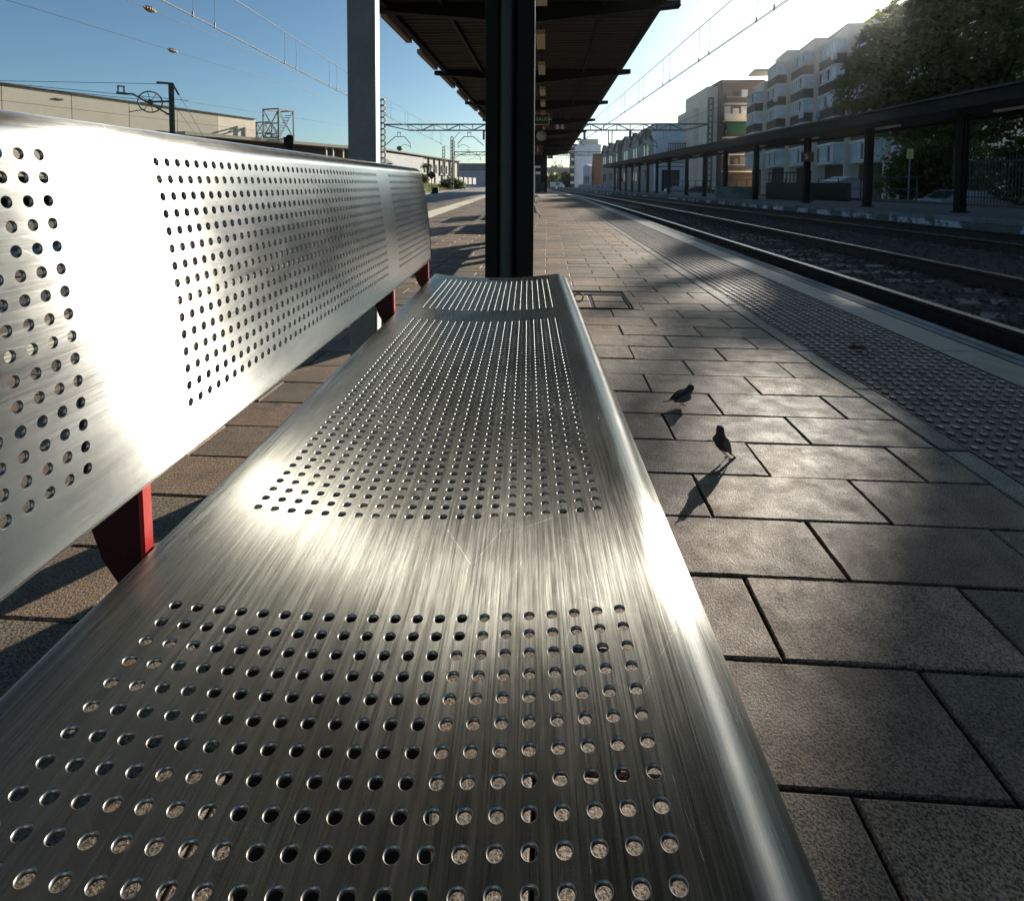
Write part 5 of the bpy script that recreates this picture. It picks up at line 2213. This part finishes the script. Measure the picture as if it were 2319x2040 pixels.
def truss(mb, x0, x1, y, z0, z1, w):
    for z in (z0, z1):
        for sy in (-1, 1):
            mb.box(((x0 + x1) / 2, y + sy * w / 2, z), (x1 - x0, 0.11, 0.11))
    n = int(abs(x1 - x0) / 1.5)
    for i in range(n):
        xa, xb = x0 + (x1 - x0) * i / n, x0 + (x1 - x0) * (i + 1) / n
        for sy in (-1, 1):
            mb.beam((xa, y + sy * w / 2, z0 if i % 2 else z1), (xb, y + sy * w / 2, z1 if i % 2 else z0), 0.06)
            mb.box((xa, y + sy * w / 2, (z0 + z1) / 2), (0.05, 0.05, z1 - z0))


def arm(mb, x, y, z, side, L=3.2):
    """bent tube arm with an insulator block and registration arm"""
    s_ = side
    mb.tube([(x, y, z - 0.5), (x + s_ * L * 0.45, y, z + 0.55), (x + s_ * L * 0.85, y, z + 0.55), (x + s_ * L * 1.1, y, z - 0.25), (x + s_ * L * 1.1, y, z - 0.8)], 0.05, 6)
    mb.tube([(x + s_ * L * 1.1, y, z - 0.6), (x + s_ * L * 0.85, y, z - 0.35), (x + s_ * L * 0.6, y, z - 0.75)], 0.03, 6)
    q = x + s_ * L * 0.62
    mb.box((q - 0.2, y, z + 0.82), (0.07, 0.1, 0.42))
    mb.box((q + 0.2, y, z + 0.82), (0.07, 0.1, 0.42))
    mb.box((q, y, z + 1.06), (0.5, 0.1, 0.07))


gn = thing('catenary_gantry', 'green lattice catenary gantry spanning all the tracks, the nearer one', 'gantry', (0, 67.5, 0))
for x, zt, zb in ((-19.7, 10.7, 0.3), (18.6, 10.7, -0.8)):
    mb = MB()
    lattice_mast(mb, x, 0, zb, zt, 0.45)
    mb.build('mast', 'mast', gn)
mb = MB()
truss(mb, -16.6, 15.6, 0, 7.05, 7.75, 0.5)
for sx, xm, xe in ((1, -19.45, -16.6), (-1, 18.35, 15.6)):
    for sy in (-.25, .25):
        mb.beam((xm, sy, 7.75), (xe, sy, 7.75), 0.11)
        mb.beam((xm, sy, 7.7), (xe, sy, 7.05), 0.10)
mb.build('truss', 'mast', gn)
for (x, sd_) in ((-19.5, 1), (-7.6, -1), (1.6, -1), (4.2, -1), (9.5, 1), (11.3, -1)):
    mb = MB()
    if x > -19:
        mb.box((x, 0, 6.5), (0.25, 0.25, 1.1))
    arm(mb, x, 0, 5.75, sd_, 2.8)
    mb.build('cantilever_arm', 'mast', gn)
for (x, z) in ((7.2, 6.2), (10.7, 6.0)):
    mb = MB()
    mb.box((x - 0.2, 0, z), (0.09, 0.3, 1.7))
    mb.box((x + 0.2, 0, z), (0.09, 0.3, 1.7))
    mb.build('drop_post', 'mast', gn)
g2 = thing('catenary_gantry', 'fainter lattice catenary gantry farther down the line', 'gantry', (-3.5, 117, 0))
for x in (-16, 18.0):
    mb = MB()
    lattice_mast(mb, x, 0, -0.6, 9.6, 0.45)
    mb.build('mast', 'mast', g2)
mb = MB()
truss(mb, -15.7, 17.7, 0, 6.6, 7.3, 0.5)
mb.build('truss', 'mast', g2)
for (x, sd_) in ((-4.0, -1), (2.0, 1), (9.0, -1)):
    mb = MB()
    arm(mb, x, 0, 5.5, sd_, 2.6)
    mb.build('cantilever_arm', 'mast', g2)
for (x, y, zt, lab) in ((-16.9, 100, 8.9, 'lattice mast with a bent arm left of the column'), (-20.2, 110, 7.8, 'shorter lattice mast beyond the one with the bent arm')):
    s = thing('catenary_mast', lab, 'mast', (x, y, 0))
    mb = MB()
    lattice_mast(mb, 0, 0, -0.3, zt, 0.4)
    mb.build('mast', 'mast', s)
    if zt > 8:
        mb = MB()
        arm(mb, 0.1, 0, 5.6, 1, 4.5)
        mb.beam((0.1, 0, 8.4), (1.4, 0, 9.8), 0.08)
        mb.build('cantilever_arm', 'mast', s)
s = thing('catenary_mast', 'lattice mast standing between the workshops and the line', 'mast', (11.0, 90, 0))
mb = MB()
lattice_mast(mb, 0, 0, -0.4, 7.0, 0.35)
mb.build('mast', 'mast', s)

# mast with tensioning wheel above the bench back
tp = thing('tensioning_mast', 'rusty mast with a spoked tensioning wheel above the bench back', 'mast', (-20.4, 30, 0), R(34))
mb = MB()
mb.box((-0.11, 0, 2.9), (0.05, 0.26, 6.4))
mb.box((0.11, 0, 2.9), (0.05, 0.26, 6.4))
mb.box((0, 0, 2.9), (0.17, 0.05, 6.4))
mb.build('mast', 'mast', tp)
mb = MB()
mb.box((-0.30, 0, 6.08), (0.75, 0.2, 0.10))
mb.beam((0.1, 0, 6.0), (0.35, 0, 5.5), 0.09)
mb.build('head_bracket', 'mast', tp)
wc = Vector((-0.98, -0.05, 5.02))
mb = MB()
rim = [wc + Vector((0.55 * math.cos(a), 0, 0.55 * math.sin(a))) for a in np.linspace(0, 2 * math.pi, 33)]
mb.tube(rim, 0.035, 8)
for k2 in range(8):
    a_ = k2 * math.pi / 4 + 0.2
    mb.beam(wc, wc + Vector((0.53 * math.cos(a_), 0, 0.53 * math.sin(a_))), 0.03)
mb.lathe([(0, -0.08), (0.14, -0.08), (0.14, 0.08), (0, 0.08)], 12, c=wc, rot=Matrix.Rotation(R(90), 3, 'X'))
mb.build('wheel', 'mast', tp)
mb = MB()
mb.beam(wc, (-0.1, 0, 5.12), 0.1)
mb.tube([(-0.05, -0.05, 4.35), (-1.75, -0.05, 5.38), (-2.45, -0.05, 5.35)], 0.05, 6)
mb.tube([(-1.2, -0.05, 4.62), (-1.95, -0.05, 4.42)], 0.025, 6)
mb.box((-2.25, -0.05, 5.40), (0.44, 0.1, 0.06))
mb.box((-2.38, -0.05, 5.58), (0.07, 0.1, 0.30))
mb.box((-2.12, -0.05, 5.58), (0.07, 0.1, 0.30))
mb.box((-2.25, -0.05, 5.73), (0.34, 0.1, 0.06))
mb.build('cantilever_arm', 'mast', tp)
mb = MB()
mb.tube([(0.25, 0, 5.75), (1.6, 0.9, 3.2)], 0.014, 5)
mb.tube([(0.15, 0, 4.9), (1.3, 0.9, 3.2)], 0.012, 5)
mb.build('guy_wire', 'wire', tp)

sg = thing('signal_head', 'black railway signal head with round ends above the bench back', 'signal', (-14.15, 30.6, 0), R(24))
mb = MB()
pr = []
for a_ in np.linspace(0, math.pi, 9):
    pr.append((0.20 * math.cos(a_), 0, 2.96 + 0.23 + 0.20 * math.sin(a_)))
for a_ in np.linspace(math.pi, 2 * math.pi, 9):
    pr.append((0.20 * math.cos(a_), 0, 2.96 - 0.23 + 0.20 * math.sin(a_)))
mb.prism(pr, (0, -0.04, 0), (0, 0.04, 0))
for z in (2.76, 3.12):
    mb.lathe([(0.09, 0.0), (0.11, -0.22), (0.115, -0.22), (0.095, 0)], 12, c=(0, 0.04, z), rot=Matrix.Rotation(R(90), 3, 'X'))
mb.box((-0.22, 0.1, 3.0), (0.14, 0.25, 0.5))
mb.build('head', 'black', sg)
mb = MB()
mb.tube([(0.0, 0.1, -0.3), (0.0, 0.1, 2.7)], 0.05, 8)
mb.build('pole', 'galv', sg)


def wire(name, label, pts, r, group='overhead wires', droppers=None, cat='overhead wire'):
    mb = MB()
    mb.tube(pts, r, 5)
    o = mb.build(name, 'wire')
    return tag(o, label, cat, group)


def catenary(label_m, label_c, c0, c1, h0, h1, pairs, r=0.016, twin=0.0):
    """contact wire from c0 to c1, messenger h0..h1 above it, droppers at the fractions in pairs"""
    c0, c1 = Vector(c0), Vector(c1)
    t = thing('catenary', label_m, 'overhead wire', c0, 0, 'overhead catenary wires')
    n = 24
    mp = []
    for i in range(n + 1):
        f = i / n
        mp.append((c1 - c0) * f + Vector((0, 0, h0 + (h1 - h0) * f)))
    mb = MB()
    mb.tube(mp, r, 5)
    mb.build('messenger_wire', 'wire', t)
    for dx in ((-twin, twin) if twin else (0.0,)):
        mb = MB()
        mb.tube([Vector((dx, 0, 0)), (c1 - c0) + Vector((dx, 0, 0))], r * 0.9, 5)
        mb.build('contact_wire', 'wire', t)
    for f in pairs:
        p_ = (c1 - c0) * f
        h = h0 + (h1 - h0) * f
        for e in (-0.55, 0.55):
            q_ = p_ + (c1 - c0).normalized() * e
            mb = MB()
            mb.tube([q_, q_ + Vector((0.02, 0, h * 0.5)), q_ + Vector((0, 0, h))], r * 0.55, 4)
            mb.tube([q_ + Vector((0, 0, -0.03)), q_ + Vector((0, 0, 0.12))], r * 1.6, 5)
            mb.build('dropper', 'wire', t)
    return t


CZW = 5.2
catenary('catenary wires with paired droppers above the tracks right of the canopy', '', (5.95, 9.0, CZW), (1.6, 100, CZW), 1.15, 1.3,
         [(y - 9.0) / 91.0 for y in (15.6, 20.6, 25.8, 31.0, 36.5, 42.5, 49, 56, 63)], 0.014, 0.03)
catenary('catenary wires with paired droppers over the left track above the bench', '', (-9.05, 6.0, CZW), (-13.9, 100, CZW), 1.15, 1.25,
         [(y - 6.0) / 94.0 for y in (8.6, 15.5, 21.5, 26.5, 32, 38, 44, 50, 57, 64)], 0.014, 0.02)
catenary('faint catenary wires crossing behind the far mast on the right', '', (14.5, 50, CZW + 1.0), (9.5, 110, CZW + 0.4), 1.2, 1.2,
         [(y - 50) / 60.0 for y in (58, 66, 75)], 0.016)


def guy(label, a, b, ins, r=0.011):
    t = thing('span_wire', label, 'wire', a, 0, 'thin span wires with insulators')
    a, b = Vector(a), Vector(b)
    mb = MB()
    mb.tube([Vector((0, 0, 0)), b - a], r, 5)
    mb.build('wire', 'wire', t)
    if ins is not None:
        p_ = (b - a) * ins
        q = (b - a).to_track_quat('Z', 'Y').to_matrix()
        mb = MB()
        prof = [(0.015, -0.30)]
        for k2 in range(7):
            z = -0.24 + 0.08 * k2
            w = 0.105 * math.sin(math.pi * (k2 + 0.8) / 7.6)
            prof += [(w * 0.5, z - 0.036), (w, z - 0.012), (w, z + 0.012), (w * 0.5, z + 0.036)]
        prof += [(0.015, 0.32)]
        mb.lathe(prof, 12, c=p_, rot=q)
        mb.build('insulator', 'insul', t)
    return t


guy('thin span wire with the lower of the two brown insulators', (-17.3, 16.3, 6.5), (-14.4, 43, 6.5), 0.30)
guy('thin span wire with the upper of the two brown insulators', (-13.4, 15.0, 6.5), (-12.4, 36, 6.4), 0.165)
guy('straight wire running left from the tensioning mast head', (-20.9, 30.0, 6.07), (-42, 28, 6.25), None, 0.014)
guy('sagging wire from the spoked wheel running left', (-19.6, 30.2, 5.2), (-34, 23.6, 5.98), None, 0.014)
guy('wire with a clamp running left above the warehouse wall', (-21.0, 30.0, 5.12), (-33, 18, 5.47), None, 0.014)
guy('thin wire above the warehouse roof behind the stair tower', (-20.0, 30.2, 5.2), (-33, 98, 10.4), None, 0.018)
guy('thin wire running from the gantry mast to the canopy', (-19.6, 67.5, 10.0), (-6.5, 118, 7.2), None, 0.016)

# ------------------------------------------------------------------ thin haze standing in for the glow round the sun: one even box of air round everything
HAZE = 0.00012
if HAZE:
    mb = MB()
    mb.box((0, 120, 11.5), (1500, 1500, 28.0))
    hz = mb.build('haze', 'white')
    hz['kind'] = 'stuff'
    m = bpy.data.materials.new('haze_air')
    m.use_nodes = True
    nt = m.node_tree
    nt.nodes.remove(nt.nodes['Principled BSDF'])
    pv = nd(nt, 'ShaderNodeVolumePrincipled')
    pv.inputs['Color'].default_value = (0.95, 0.97, 1.0, 1)
    pv.inputs['Density'].default_value = HAZE
    pv.inputs['Anisotropy'].default_value = 0.84
    nt.links.new(pv.outputs[0], nt.nodes['Material Output'].inputs['Volume'])
    hz.data.materials.clear()
    hz.data.materials.append(m)
